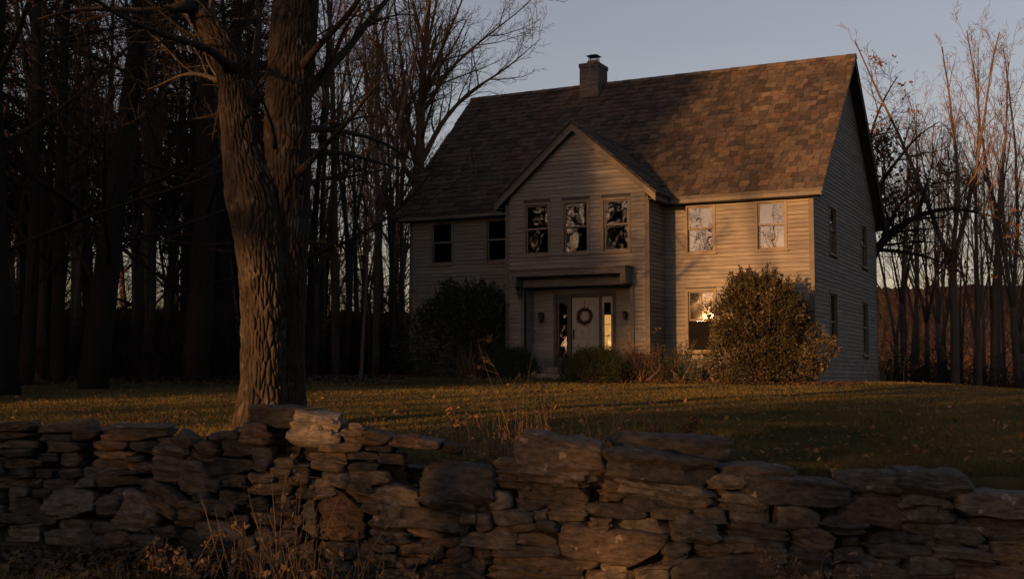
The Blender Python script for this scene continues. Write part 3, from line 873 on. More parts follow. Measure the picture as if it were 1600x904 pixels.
def tree_meshes(name, seed, H, r0, P, mb_, mt_, fork=None, lean=0.02):
    t = Tree(seed)
    top = t.walk((0, 0, -0.5), (t.r.uniform(-lean, lean), t.r.uniform(-lean, lean), 1), H, 14, 0.022, 0.03)
    if fork:
        k = int(fork * 14)
        t.trunk.tube(top[:k + 1], np.linspace(r0, r0 * 0.82, k + 1), 9)
        base = top[k]
        nf = t.r.choice((2, 3))
        for q_ in range(nf):
            az = q_ * 2 * math.pi / nf + t.r.uniform(-.4, .4)
            sp = t.r.uniform(0.13, 0.3)
            pts = t.walk(base, (math.cos(az) * sp, math.sin(az) * sp, 1), H * (1 - fork) * t.r.uniform(.85, 1), 12, 0.04, 0.05)
            pts[0] = base - np.array([0, 0, 0.15])
            t.limb(pts, r0 * t.r.uniform(.5, .66), 0.02, 0, dict(P, n=[9] + P['n'][1:], t0=[0.15] + P['t0'][1:], len=[(0.22, 0.40)] + P['len'][1:]))
    else:
        radii = r0 * (1 - np.linspace(0, 1, 15) * 0.93)
        radii[0] *= 1.35
        t.limb(top, r0, 0.015, 0, P)
    return t.trunk.mesh(name + '_trunk', [mb_], True), t.crown.mesh(name + '_crown', [mt_], False), t

KINDS = {}
for k in range(3):
    KINDS['bare%d' % k] = tree_meshes('bare%d' % k, 20 + k, 19, 0.24, P_BARE, M_TREE, M_TWIG)[:2]
for k in range(3):
    KINDS['slim%d' % k] = tree_meshes('slim%d' % k, 40 + k, 18, 0.17, P_SLIM, M_TREE, M_TWIG, fork=(None, 0.38, 0.3)[k])[:2]
for k in range(3):
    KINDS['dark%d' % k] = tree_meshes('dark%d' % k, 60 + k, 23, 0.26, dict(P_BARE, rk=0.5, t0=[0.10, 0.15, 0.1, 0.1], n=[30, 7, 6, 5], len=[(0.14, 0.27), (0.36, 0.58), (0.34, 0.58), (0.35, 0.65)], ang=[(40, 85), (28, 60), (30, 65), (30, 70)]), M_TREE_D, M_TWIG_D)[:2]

def conifer_meshes(name, seed, H, r0, spread, dens=1.0, low=0.12):
    r = random.Random(seed)
    tr = MB(); tr.tube([(0.05 * math.sin(z), 0.05 * math.cos(z * .7), z) for z in np.linspace(-0.4, H, 12)], np.linspace(r0, 0.02, 12), 8)
    br = MB(); LV, LT = [], []
    nb = int(150 * dens)
    for k in range(nb):
        t = low + (0.985 - low) * (k + r.random()) / nb
        L = spread * (1 - t) ** 0.75 * r.uniform(0.6, 1.1) + 0.25
        az = k * 2.399 + r.uniform(-.4, .4)
        z0 = t * H
        n = 6
        q_ = np.linspace(0, 1, n)
        droop = r.uniform(0.15, 0.40)
        pts = np.stack([np.cos(az + 0.25 * q_ ** 2) * L * q_, np.sin(az + 0.25 * q_ ** 2) * L * q_, z0 + L * (0.22 * q_ - droop * q_ ** 2)], -1)
        br.tube(pts, np.linspace(0.012 + 0.008 * L, 0.004, n), 3)
        m = int(46 * L / spread * dens) + 12
        tt = np.array([r.uniform(0.12, 1.0) for _ in range(m)])
        base = np.stack([np.interp(tt, q_, pts[:, i]) for i in range(3)], -1)
        side = np.array([r.choice((-1, 1)) for _ in range(m)])
        ang = az + side * np.array([r.uniform(0.5, 1.3) for _ in range(m)])
        ln = np.array([r.uniform(0.25, 0.75) for _ in range(m)]) * (0.35 + 0.65 * (1 - tt)) * (0.5 + 0.16 * L)
        dirs = np.stack([np.cos(ang), np.sin(ang), np.array([r.uniform(-0.55, 0.05) for _ in range(m)])], -1)
        wd = np.stack([-np.sin(ang), np.cos(ang), np.array([r.uniform(-.6, .6) for _ in range(m)])], -1) * (ln * 0.16)[:, None]
        for s_ in range(3):     # three narrow leaflets per spray so the outline stays broken
            off = np.stack([np.array([r.uniform(-.10, .10) for _ in range(m)]) for _ in range(3)], -1)
            a = base + off; b_ = a + dirs * ln[:, None] + off * 0.6
            LV.append(np.stack([a - wd * 0.3, (a + b_) / 2 + wd, b_, (a + b_) / 2 - wd], 1).reshape(-1, 3))
    V = np.concatenate(LV); nq = len(V) // 4
    br.add(V, quads=np.arange(nq * 4).reshape(-1, 4), mi=1)
    return tr.mesh(name + '_trunk', [M_TREE_D], True), br.mesh(name + '_crown', [M_TWIG_D, M_NEEDLE])
for k in range(3):
    KINDS['hemlock%d' % k] = conifer_meshes('hemlock%d' % k, 80 + k, 19, 0.24, (3.6, 3.0, 3.4)[k], 1.0, (0.10, 0.28, 0.2)[k])

def plant_tree(kind, name, x, y, label, group, scale=1.0, rz=None, lean=(0, 0), wide=1.0, cat='tree', dz=0.0):
    z = float(G(x, y)) - 0.05 + dz
    rz = random.uniform(0, 6.28) if rz is None else rz
    e = empty(name, (x, y, z), rz)
    e.scale = (scale * wide, scale * wide, scale)
    if lean == (0, 0):
        lean = (random.gauss(0, .022), random.gauss(0, .022))
    e.rotation_euler = (lean[0], lean[1], rz)
    tr, cr = KINDS[kind]
    link('trunk', tr, e); link('crown', cr, e)
    tag(e, label, cat, group)
    return e

def pxx(px, d): return (px - 800) / FPX * d

# -- the woods left of the house
WOOD = 'bare trees in the woods left of the house'
big = [(8, 25, 1.05, 'dark0', 1.5, 'thick black trunk standing at the left edge of the picture'),
       (165, 29, 1.0, 'dark1', 1.45, 'thick leaning dark trunk in the woods, third of the way from left edge to maple'),
       (306, 33, 1.0, 'dark2', 1.6, 'thick dark trunk in the woods just left of the big maple'),
       (352, 37, 1.0, 'dark0', 1.3, 'dark trunk in the woods partly behind the lit maple trunk')]
def wood_label(px, d):
    z = ('between the picture edge and the leaning trunk' if px < 165 else 'between the leaning trunk and the maple' if px < 370 else 'directly behind the maple' if px < 480 else 'between the maple and the house')
    return ('slender bare tree fronting the woods ' if d < 47 else 'bare tree deep in the woods ') + z
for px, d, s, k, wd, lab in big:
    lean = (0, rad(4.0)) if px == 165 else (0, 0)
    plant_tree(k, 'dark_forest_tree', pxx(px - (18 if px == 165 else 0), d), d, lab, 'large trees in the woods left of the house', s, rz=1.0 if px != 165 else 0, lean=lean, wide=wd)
for px, d, k, s, wd in ((42, 31, 'dark2', .95, .8), (62, 34, 'slim1', 1.1, 1.0), (92, 33, 'dark1', 1., .8), (118, 40, 'slim2', 1.1, 1), (232, 38, 'slim1', 1.1, .9), (258, 35, 'dark0', .9, .6),
                        (205, 44, 'bare0', 1.0, 1), (285, 42, 'dark1', 1., .8), (335, 46, 'bare1', 1., 1), (395, 42, 'dark2', 1, .9), (480, 44, 'dark0', .9, .7), (525, 40, 'slim0', 1.05, 1.0),
                        (541, 46, 'slim2', 1.0, .8), (586, 43, 'slim1', 1.0, .9), (590, 60, 'bare2', 1., 1), (612, 50, 'slim2', .95, .9), (505, 52, 'bare0', .95, .9), (560, 58, 'slim0', 1.05, .9), (630, 56, 'bare1', .85, .9)):
    plant_tree(k, 'forest_tree', pxx(px, d), d, wood_label(px, d), WOOD, s, wide=wd)
for k in range(26):
    d = random.uniform(33, 50); px = random.uniform(-40, 640)
    plant_tree('slim%d' % (k % 3), 'sapling', pxx(px, d), d, 'thin young tree in the left woods ' + ('left of the leaning trunk' if px < 165 else 'between the leaning trunk and the maple' if px < 370 else 'behind the maple' if px < 480 else 'between the maple and the house'), 'thin young trees in the left woods', random.uniform(.5, .75), lean=(random.gauss(0, .06), random.gauss(0, .06)), wide=.8)
rf = random.Random(21)
for k in range(52):
    px = rf.uniform(-140, 650) if k > 8 else rf.uniform(-60, 360); d = rf.uniform(46, 84)
    if px > 470: d = rf.uniform(62, 92)
    plant_tree(rf.choice(['dark0', 'dark1', 'dark2', 'bare0', 'bare1', 'bare2', 'slim1', 'slim2']), 'forest_tree', pxx(px, d), d,
               wood_label(px, d), WOOD, rf.uniform(.8, 1.1), wide=rf.uniform(.8, 1.2))
for px, d, k, s in ((70, 50, 1, 1.05), (228, 48, 1, .95), (318, 56, 1, 1.05), (390, 50, 1, 1.1), (-50, 42, 2, 1.1), (140, 66, 1, 1.25), (-10, 64, 1, 1.2)):
    plant_tree('hemlock%d' % k, 'hemlock', pxx(px, d), d, 'dark shaggy hemlock crowding the woods left of the house', 'hemlocks in the left woods', s)
# -- the wood right of the house
RW = 'bare trees in the wood right of the house'
for px, d, k, s, wd, lab in ((1491, 46, 'slim1', .83, 1.25, 'forked bare tree in the right wood, splitting above the hill line'),
                             (1590, 50, 'slim2', 1.0, 1.0, 'thick grey bare tree near the right edge of the picture'),
                             (1528, 47, 'slim0', .80, 1.0, 'straight slender bare tree between the forked tree and the right edge'),
                             (1548, 50, 'slim0', .86, 1.2, 'slightly leaning bare trunk left of the thick tree at the right edge')):
    plant_tree(k, 'bare_tree', pxx(px, d), d, lab, RW, s, wide=wd, lean=(0, rad(4)) if px == 1548 else (0, 0), rz=0.4)
rf = random.Random(5)
for k, px in enumerate(np.linspace(1396, 1700, 29)):
    d = rf.uniform(50, 86)
    plant_tree(rf.choice(['slim0', 'slim1', 'slim2', 'slim0', 'bare2']), 'bare_tree', pxx(px + rf.uniform(-8, 8), d), d,
               'slender bare tree in the right wood ' + ('between the gable and the forked tree' if px < 1480 else 'between the forked tree and the picture edge' if px < 1600 else 'beyond the right picture edge'), RW, rf.uniform(.62, .80) * d / 52, wide=rf.uniform(.8, 1.0))
for k, px in enumerate(np.linspace(1372, 1690, 11)):
    d = rf.uniform(84, 120)
    plant_tree(rf.choice(['bare0', 'bare1', 'bare2']), 'bare_tree', pxx(px + rf.uniform(-8, 8), d), d, 'twiggy bare tree far back in the wood right of the house', RW, rf.uniform(.75, .95), wide=1.0)
# tip of a tree behind the roof
plant_tree('slim2', 'bare_tree', pxx(1008, 66), 66, 'bare tree top showing just over the roof ridge beside the chimney', None, 1.0)

# -- limbs drawn by hand, then grown into twigs
def guided(name, base_px, d, limbs, P, mb_, mt_, label, seed, leaf=None, group=None):
    """limbs: (polyline of photo pixels with depth offset, r0, r1, level)"""
    t = Tree(seed)
    bx, by = pxx(base_px, d), d
    o = np.array([bx, by, float(G(bx, by)) - 0.05])
    for poly, r0, r1, lev in limbs:
        pts = np.array([at(px, py, d + dd) - o for px, py, dd in poly])
        # resample
        seg = np.concatenate([[0], np.cumsum(np.linalg.norm(np.diff(pts, axis=0), axis=1))])
        n = max(6, int(seg[-1] / 0.5))
        s = np.linspace(0, seg[-1], n)
        q_ = np.stack([np.interp(s, seg, pts[:, i]) for i in range(3)], -1)
        q_[1:-1] += np.array([[t.r.gauss(0, .03) for _ in range(3)] for _ in range(n - 2)])
        for _ in range(2): q_[1:-1] = (q_[:-2] + 2 * q_[1:-1] + q_[2:]) / 4
        if lev == 0 and P.get('plain_trunk'):
            t.trunk.tube(q_, np.linspace(r0, r1, n), 10)
        else:
            t.limb(q_, r0, r1, lev, P)
    e = empty(name, o)
    if t.trunk.v: link('trunk', t.trunk.mesh(name + '_trunk', [mb_], True), e)
    link('crown', t.crown.mesh(name + '_crown', [mt_]), e)
    tag(e, label, 'tree', group)
    if leaf:
        n_each, size, m, sel = leaf
        LV = []
        r = np.random.default_rng(seed)
        tips = np.array([p for p in t.leaf])
        keep = sel(tips + o)
        tips = tips[keep]
        for _ in range(n_each):
            c_ = tips + r.normal(0, 0.13, tips.shape)
            a = r.normal(0, 1, tips.shape); a /= np.linalg.norm(a, axis=1)[:, None]
            b_ = np.cross(a, r.normal(0, 1, tips.shape)); b_ /= np.linalg.norm(b_, axis=1)[:, None]
            s = r.uniform(0.6, 1.2, (len(tips), 1)) * size
            LV.append(np.stack([c_ - a * s, c_ + b_ * s * .55, c_ + a * s, c_ - b_ * s * .55], 1).reshape(-1, 3))
        V = np.concatenate(LV)
        link('leaves', make_mesh('leaves', V, [np.arange(len(V)).reshape(-1, 4)], [m]), e)
    return e
P_G = dict(P_BARE, plain_trunk=True, n=[14, 11, 7, 6], ref=[1, 6.0, 2.2, 1.0], t0=[0.25, 0.12, 0.12, 0.1], ang=[(25, 55), (22, 55), (25, 60), (30, 65)],
           len=[(0.3, 0.46), (0.28, 0.46), (0.34, 0.56), (0.35, 0.65)], up=[.07, .06, .05, .03], rmin=0.007)
guided('tall_bare_tree', 652, 49,
       [([(650, 600, 0), (652, 420, 0), (655, 320, 0), (655, 262, 0)], .36, .30, 0),
        ([(655, 268, 0), (659, 180, 0), (664, 80, .5), (672, -30, 1), (680, -160, 1)], .22, .03, 1),
        ([(653, 270, 0), (654, 180, -.6), (662, 90, -1.5), (686, -10, -2.5), (705, -90, -3)], .15, .02, 1),
        ([(652, 262, 0), (638, 200, .6), (630, 110, 1.2), (618, 20, 2), (600, -80, 2)], .13, .02, 1),
        ([(650, 255, 0), (628, 180, -1), (600, 110, -2), (585, 40, -2.5), (560, -60, -3)], .14, .02, 1),
        ([(648, 292, 0), (612, 215, .5), (580, 140, 1.5), (560, 80, 2), (525, 30, 2.5)], .11, .015, 1),
        ([(660, 250, 0), (690, 190, .5), (738, 140, 1.4), (790, 108, 2), (846, 60, 2.6)], .13, .012, 1),
        ([(664, 170, .4), (700, 110, 1.5), (745, 68, 2.2), (810, 20, 3), (850, -20, 3)], .10, .012, 1),
        ([(660, 140, 0), (690, 80, -1), (715, 20, -2), (742, -60, -2.5)], .10, .015, 1),
        ([(700, 178, .7), (742, 142, 1), (768, 134, 1.2), (784, 150, 1.4)], .03, .008, 2),
        ([(656, 225, 0), (680, 150, -1), (690, 90, -1.5), (698, 30, -2)], .08, .012, 1)],
       P_G, M_TREE, M_TWIG, 'tall wide-spreading bare tree whose branches reach over the left roof edge', 101)
P_A = dict(P_G, n=[10, 12, 8, 6], ang=[(30, 60), (30, 75), (30, 75), (30, 75)], up=[.05, .03, .03, .02], wander=[.1, .14, .18, .2])
guided('leafy_tree', 1352, 47,
       [([(1338, 600, 0), (1345, 480, 0), (1350, 380, 0)], .34, .28, 0),
        ([(1348, 430, 0), (1380, 368, -.5), (1430, 335, -1), (1490, 322, -1.5), (1560, 340, -2)], .20, .03, 1),
        ([(1350, 385, 0), (1368, 300, .3), (1400, 250, .6), (1440, 205, 1), (1468, 190, 1)], .14, .02, 1),
        ([(1350, 380, 0), (1352, 240, .5), (1375, 160, 1), (1402, 120, 1.2)], .12, .02, 1),
        ([(1380, 368, -.4), (1410, 310, 1), (1450, 290, 1.5), (1510, 275, 2)], .10, .02, 1),
        ([(1375, 390, -.2), (1430, 395, -1), (1480, 410, -1.5), (1520, 440, -2)], .09, .015, 1)],
       P_A, M_TREE_D, M_TWIG_D, 'spreading dark tree with russet leaves behind the right gable of the house', 111,
       leaf=(4, 0.095, M_OAKLEAF, lambda p: (vnoise(p * 0.55, 4) > 0.05)))

# ------------------------------------------------------------------ the big maple in front
def bark_tube(pts, radii, nseg, nring, seed, amp, ecc=None):
    """a closed trunk surface with deep vertical bark ridges"""
    pts = np.asarray(pts, float)
    seg = np.concatenate([[0], np.cumsum(np.linalg.norm(np.diff(pts, axis=0), axis=1))])
    s = np.linspace(0, seg[-1], nring)
    tck = np.stack([np.interp(s, seg, pts[:, i]) for i in range(3)], -1)
    for _ in range(max(2, nring // 12)): tck[1:-1] = (tck[:-2] + 2 * tck[1:-1] + tck[2:]) / 4
    r = np.interp(s, seg, radii)
    for _ in range(max(2, nring // 20)): r[1:-1] = (r[:-2] + 2 * r[1:-1] + r[2:]) / 4
    t = np.gradient(tck, axis=0); t /= np.linalg.norm(t, axis=1)[:, None]
    b1 = np.cross(t, [0, 1., 0.05]); b1 /= np.linalg.norm(b1, axis=1)[:, None]
    b2 = np.cross(t, b1)
    a = np.arange(nseg) * 2 * math.pi / nseg
    A, S = np.meshgrid(a, s)
    R_ = r[:, None] * np.ones_like(A)
    q_ = np.stack([np.cos(A) * 1.0, np.sin(A) * 1.0, S * 0.9], -1)
    R_ = R_ * (1 + 0.07 * fbm(q_ * 1.3, seed, 2))
    rm = float(np.mean(radii))
    f = 30.0
    NC = max(10, int(2 * math.pi * rm / 0.048))
    warp = fbm(np.stack([np.cos(A) * rm * 5, np.sin(A) * rm * 5, S * 2.0], -1), seed + 5, 2)
    cu = A / (2 * math.pi) * NC + 0.9 * warp; cv = S / 0.27 + 0.4 * vnoise(np.stack([np.cos(A) * rm * 14, np.sin(A) * rm * 14, S * 3], -1), seed + 6)
    iu, iv = np.floor(cu).astype(np.int64), np.floor(cv).astype(np.int64)
    f1 = np.full(A.shape, 9.0); f2 = np.full(A.shape, 9.0); hid = np.zeros(A.shape)
    for du in (-1, 0, 1):
        for dv in (-1, 0, 1):
            a_, b_ = (iu + du) % NC, iv + dv
            px_ = iu + du + _hash(a_, b_, 0 * a_, seed) * .9 + .05; py_ = iv + dv + _hash(a_, b_, 0 * a_ + 3, seed) * 1.0
            d_ = np.sqrt((cu - px_) ** 2 + ((cv - py_) * .8) ** 2)
            closer = d_ < f1
            f2 = np.where(closer, f1, np.minimum(f2, d_)); hid = np.where(closer, _hash(a_, b_, 0 * a_ + 7, seed), hid); f1 = np.where(closer, d_, f1)
    plate = smooth((f2 - f1) / 0.38)
    fine = fbm(np.stack([np.cos(A) * rm * 45, np.sin(A) * rm * 45, S * 14], -1), seed + 3, 2)
    R_ = R_ - amp * (1 - plate) * (.65 + .5 * hid) + amp * .30 * (hid - .5) + amp * 0.28 * fine
    V = tck[:, None, :] + R_[..., None] * (np.cos(A)[..., None] * b1[:, None, :] + np.sin(A)[..., None] * b2[:, None, :])
    i = np.arange(nring - 1)[:, None] * nseg; j = np.arange(nseg)[None, :]; k = (j + 1) % nseg
    Q = np.stack([i + j, i + nseg + j, i + nseg + k, i + k], -1).reshape(-1, 4)
    return V.reshape(-1, 3), Q
MD = 15.0
mo = np.array([pxx(425, MD), MD, float(G(pxx(425, MD), MD))])
maple = empty('maple_tree', mo)
tag(maple, 'large old maple with deeply furrowed bark rising behind the stone wall, its left side sunlit', 'tree')
K = MD / FPX
def mpts(lst): return [at(px, py, MD + dd) - mo for px, py, dd in lst]
A_ = [(405, 705, -.1), (407, 670, -.1), (411, 600, -.1), (411, 500, -.08), (408, 420, -.05), (402, 350, 0), (394, 305, 0), (380, 240, .05), (370, 180, .1), (362, 120, .1), (345, 70, .1), (315, 30, .1), (280, -20, .15), (240, -90, .2)]
rA = np.array([60, 46, 36, 34, 35, 40, 43, 33, 27, 24, 22, 20, 18, 15]) * K
V, Q = bark_tube(mpts(A_), rA, 240, 620, 3, 0.034)
link('trunk', make_mesh('maple_trunk', V, [Q], [M_BARK], True), maple)
B_ = [(440, 705, .25), (441, 670, .25), (441, 560, .25), (444, 450, .24), (446, 350, .22), (448, 250, .15), (452, 150, .1), (460, 40, .05), (468, -60, 0), (472, -180, 0)]
rB = np.array([50, 40, 34, 35, 38, 38, 37, 37, 35, 30]) * K
V, Q = bark_tube(mpts(B_), rB, 210, 520, 17, 0.030)
link('second_trunk', make_mesh('maple_second_trunk', V, [Q], [M_BARK], True), maple)
tm = Tree(77)
P_M = dict(P_G, depth=4, n=[10, 9, 7, 5], ang=[(30, 60), (28, 60), (30, 65), (30, 70)], len=[(.3, .46), (.25, .42), (.3, .52), (.35, .6)], ref=[1, 4.0, 1.6, .7], rmin=0.0032, up=[.04, .0, .0, -.01])
for poly, r0, r1 in (([(455, 125, .15), (500, 68, -.5), (540, 27, -.9), (580, -30, -1.4), (640, -120, -2)], .05, .016),
                     ([(452, 185, .25), (492, 126, .3), (550, 73, .9), (580, 30, 1.3), (610, -10, 1.6), (660, -90, 2)], .075, .022),
                     ([(450, 205, .25), (500, 197, .6), (560, 209, 1.5), (612, 228, 2.2), (660, 262, 3)], .05, .012),
                     ([(450, 238, .25), (520, 236, .5), (570, 248, 1.2), (625, 262, 1.8)], .04, .012),
                     ([(448, 285, .2), (500, 238, -.5), (535, 200, -1), (570, 150, -1.4), (600, 120, -1.8)], .045, .012),
                     ([(446, 300, .25), (500, 275, .5), (560, 276, 1), (620, 262, 1.5)], .032, .01),
                     ([(360, 110, 0), (330, 75, -.6), (270, 60, -1.4), (190, 30, -2.2), (120, -20, -3)], .05, .016),
                     ([(370, 170, 0), (400, 100, .6), (405, 30, 1), (398, -60, 1.4)], .06, .02),
                     ([(340, 70, 0), (330, 10, .8), (335, -80, 1.5)], .06, .02),
                     ([(366, 140, 0), (335, 120, 1), (290, 115, 2), (230, 140, 3)], .045, .012),
                     ([(300, 10, 0), (230, 20, -.5), (150, 10, -1), (60, 30, -1.5)], .05, .012),
                     ([(430, 230, -.3), (420, 180, -1), (390, 120, -1.8), (370, 60, -2.2)], .02, .006)):
    pts = np.array(mpts(poly))
    seg = np.concatenate([[0], np.cumsum(np.linalg.norm(np.diff(pts, axis=0), axis=1))])
    s = np.linspace(0, seg[-1], max(6, int(seg[-1] / .22)))
    q_ = np.stack([np.interp(s, seg, pts[:, i]) for i in range(3)], -1)
    q_[1:-1] += np.array([[tm.r.gauss(0, .02) for _ in range(3)] for _ in range(len(q_) - 2)])
    for _ in range(2): q_[1:-1] = (q_[:-2] + 2 * q_[1:-1] + q_[2:]) / 4
    tm.limb(q_, r0, r1, 1, dict(P_M, sides=[9, 10, 5, 3, 3], flare=0.8))
link('branches', tm.crown.mesh('maple_branches', [M_BARK], True), maple)

# ------------------------------------------------------------------ undergrowth on the left and under the right wood
def thicket(name, x0f, n, dmin, dmax, hfun, seed, label, m):
    r = random.Random(seed); mb = MB()
    for k in range(n):
        d = r.uniform(dmin, dmax); px = r.uniform(*x0f); x = pxx(px, d)
        z = float(G(x, d)); h = hfun(px) * d / FPX * r.uniform(.45, 1.05)
        p = np.array([x, d, z - 0.1])
        dirn = np.array([r.gauss(0, .28), r.gauss(0, .28), 1])
        pts = [p]
        for q_ in range(4):
            dirn = unit(dirn + np.array([r.gauss(0, .22), r.gauss(0, .22), .0]))
            pts.append(pts[-1] + dirn * h / 4)
        mb.tube(pts, np.linspace(0.016, 0.005, 5), 3)
        for q_ in range(7):
            i = r.randrange(1, 5); a = pts[i]
            dd = unit(np.array([r.gauss(0, 1), r.gauss(0, 1), r.uniform(-.1, .9)]))
            b_ = a + dd * h * r.uniform(.12, .3); c_ = b_ + unit(dd + np.array([r.gauss(0, .5), r.gauss(0, .5), .2])) * h * .15
            mb.tube([a, b_, c_], [0.008, 0.006, 0.004], 3)
    o = mb.build(name, m)
    tag(o, label, kind='stuff')
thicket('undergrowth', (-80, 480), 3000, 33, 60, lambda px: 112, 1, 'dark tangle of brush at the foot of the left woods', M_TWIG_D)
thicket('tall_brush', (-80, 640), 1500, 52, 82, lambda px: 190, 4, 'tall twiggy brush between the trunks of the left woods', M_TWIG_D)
thicket('undergrowth', (440, 650), 900, 45, 70, lambda px: 90, 2, 'dark brush between the maple and the left corner of the house', M_TWIG_D)
thicket('undergrowth', (1365, 1640), 2600, 47, 95, lambda px: 95, 3, 'dark brush under the right wood', M_TWIG_D)

# ------------------------------------------------------------------ shrubs
def leafcloud(centres, normals, size, r, asp=0.42, droop=0.0, jit=0.6):
    n = len(centres)
    a = normals * 0.8 + r.normal(0, jit, (n, 3)); a[:, 2] -= droop
    a /= np.linalg.norm(a, axis=1)[:, None]
    b_ = np.cross(a, r.normal(0, 1, (n, 3))); b_ /= np.linalg.norm(b_, axis=1)[:, None] + 1e-9
    c_ = np.cross(a, b_)
    s = size * r.uniform(.65, 1.25, (n, 1))
    fold = 0.18
    V = np.stack([centres, centres + a * s * .5 + b_ * s * asp * .5 + c_ * s * fold, centres + a * s, centres + a * s * .5 - b_ * s * asp * .5 + c_ * s * fold], 1).reshape(-1, 3)
    i = np.arange(n)[:, None] * 4
    T = np.concatenate([i + np.array([0, 1, 2]), i + np.array([0, 2, 3])])
    return V, T

def shrub(name, loc, prof, nclump, per, size, leafm, label, seed, shoots=0, stemn=14, depth=0.8, cr=0.14, asp=.42, group=None, cat='shrub'):
    """prof(az, t) -> radius at relative height t; returns thing with stems and foliage"""
    r = np.random.default_rng(seed)
    H = prof['h']
    e = empty(name, loc, -TH)
    az = r.uniform(0, 2 * math.pi, nclump); t = r.beta(1.15, 1.0, nclump)
    shell = 1 - r.exponential(0.22, nclump); shell = np.clip(shell, 0.15, 1.05)
    R_ = np.interp(t, prof['t'], prof['r']) * shell
    lump = 1 + prof.get('lump', .22) * vnoise(np.stack([np.cos(az) * 2.2, np.sin(az) * 2.2, t * H * 1.5], -1), seed)
    off = np.interp(t, prof['t'], prof.get('off', [0] * len(prof['t'])))
    C = np.stack([np.cos(az) * R_ * lump + off, np.sin(az) * R_ * lump * depth, t * H * (0.94 + 0.1 * lump * 0.5)], -1)
    Nn = np.stack([np.cos(az), np.sin(az), 0.5 + 0.8 * (t - .4)], -1); Nn /= np.linalg.norm(Nn, axis=1)[:, None]
    P = np.repeat(C, per, 0) + r.normal(0, cr, (nclump * per, 3))
    P[:, 2] = np.maximum(P[:, 2], 0.02)
    V, T = leafcloud(P, np.repeat(Nn, per, 0), size, r, asp)
    vs, ts, off_ = [V], [T], len(V)
    stems = MB()
    for k in range(stemn):
        c_ = C[r.integers(nclump)]
        b0 = np.array([r.normal(0, .15), r.normal(0, .15), -0.05])
        mid = (b0 + c_) / 2 + r.normal(0, .1, 3)
        stems.tube([b0, mid, c_], [0.03, 0.02, 0.008], 5)
    for k in range(shoots):
        a0 = r.uniform(0, 2 * math.pi); tt = r.uniform(.55, 1.0)
        Rb = np.interp(tt, prof['t'], prof['r'])
        b0 = np.array([math.cos(a0) * Rb * .85 + np.interp(tt, prof['t'], prof.get('off', [0] * len(prof['t']))), math.sin(a0) * Rb * depth * .85, tt * H * .97])
        dd = unit([math.cos(a0) * .35 + r.normal(0, .15), math.sin(a0) * .3, 1.0]); L = r.uniform(.25, .6)
        stems.tube([b0 - dd * .2, b0 + dd * L], [0.010, 0.004], 4)
        m = int(26 + 30 * L)
        q_ = r.uniform(0, L, (m, 1))
        PP = b0 + dd * q_ + r.normal(0, .025, (m, 3))
        nn = r.normal(0, 1, (m, 3)); nn[:, 2] = np.abs(nn[:, 2]) + .4; nn /= np.linalg.norm(nn, axis=1)[:, None]
        V, T = leafcloud(PP, nn, size * 1.05, r, asp, jit=.3)
        vs.append(V); ts.append(T + off_); off_ += len(V)
    link('foliage', make_mesh(name + '_foliage', np.concatenate(vs), [np.concatenate(ts)], [leafm]), e)
    stems.build('stem', M_TWIG, e)
    tag(e, label, cat, group)
    return e
def on_ground(u, v):
    p = hworld(u, v, 0); p[2] = float(G(p[0], p[1])); return p
shrub('holly_bush', on_ground(-0.98, -1.75), dict(h=2.95, t=[0, .12, .35, .6, .8, 1.0], r=[1.18, 1.42, 1.50, 1.32, 1.0, .35], off=[-.05, -.05, -.03, -.05, -.14, -.35], lump=.40), 1150, 26, 0.092, M_HOLLY,
      'large rounded holly bush, warmly lit, at the right front corner of the house', 11, shoots=120, depth=.8, cr=.085)
shrub('rhododendron_bush', on_ground(-10.75, -1.45), dict(h=2.75, t=[0, .12, .35, .6, .8, 1.0], r=[1.2, 1.5, 1.62, 1.45, 1.2, .6], off=[0, 0, -.05, 0, .1, .1], lump=.75), 700, 17, 0.12, M_RHODO,
      'large dark evergreen bush covering the lower left window of the house', 12, shoots=95, depth=.7, asp=.34)
shrub('yew_bush', on_ground(-5.55, -3.2), dict(h=.86, t=[0, .3, .7, 1.0], r=[.72, .98, .85, .4]), 800, 26, 0.05, M_YEW, 'low clipped yew in front of the front door', 13, depth=.7, cr=.09)
shrub('yew_bush', on_ground(-8.35, -2.7), dict(h=.85, t=[0, .3, .7, 1.0], r=[.6, .72, .62, .3]), 560, 24, 0.05, M_YEW, 'small dark yew left of the entry steps', 14, depth=.8, cr=.09)
shrub('low_shrub', on_ground(-4.25, -2.6), dict(h=.82, t=[0, .3, .7, 1.0], r=[.45, .6, .6, .4]), 170, 14, 0.055, M_BROWNLEAF, 'low russet shrub at the corner of the projecting bay', 15, shoots=10, cr=.10)
shrub('low_shrub', on_ground(-3.35, -2.2), dict(h=.8, t=[0, .3, .7, 1.0], r=[.4, .55, .55, .3]), 170, 14, 0.055, M_YEW, 'low green shrub under the bright lower window', 16, shoots=12, cr=.10)
shrub('low_shrub', on_ground(-5.0, -2.55), dict(h=.6, t=[0, .3, .7, 1.0], r=[.35, .5, .45, .3]), 120, 12, 0.05, M_BROWNLEAF, 'small brown shrub between the clipped yew and the bay corner', 17, shoots=8, cr=.10)
shrub('low_shrub', on_ground(-9.65, -2.9), dict(h=.6, t=[0, .3, .7, 1.0], r=[.5, .65, .5, .3]), 150, 10, 0.05, M_BROWNLEAF, 'low brown shrub in front of the large dark bush', 18, shoots=6, cr=.10)

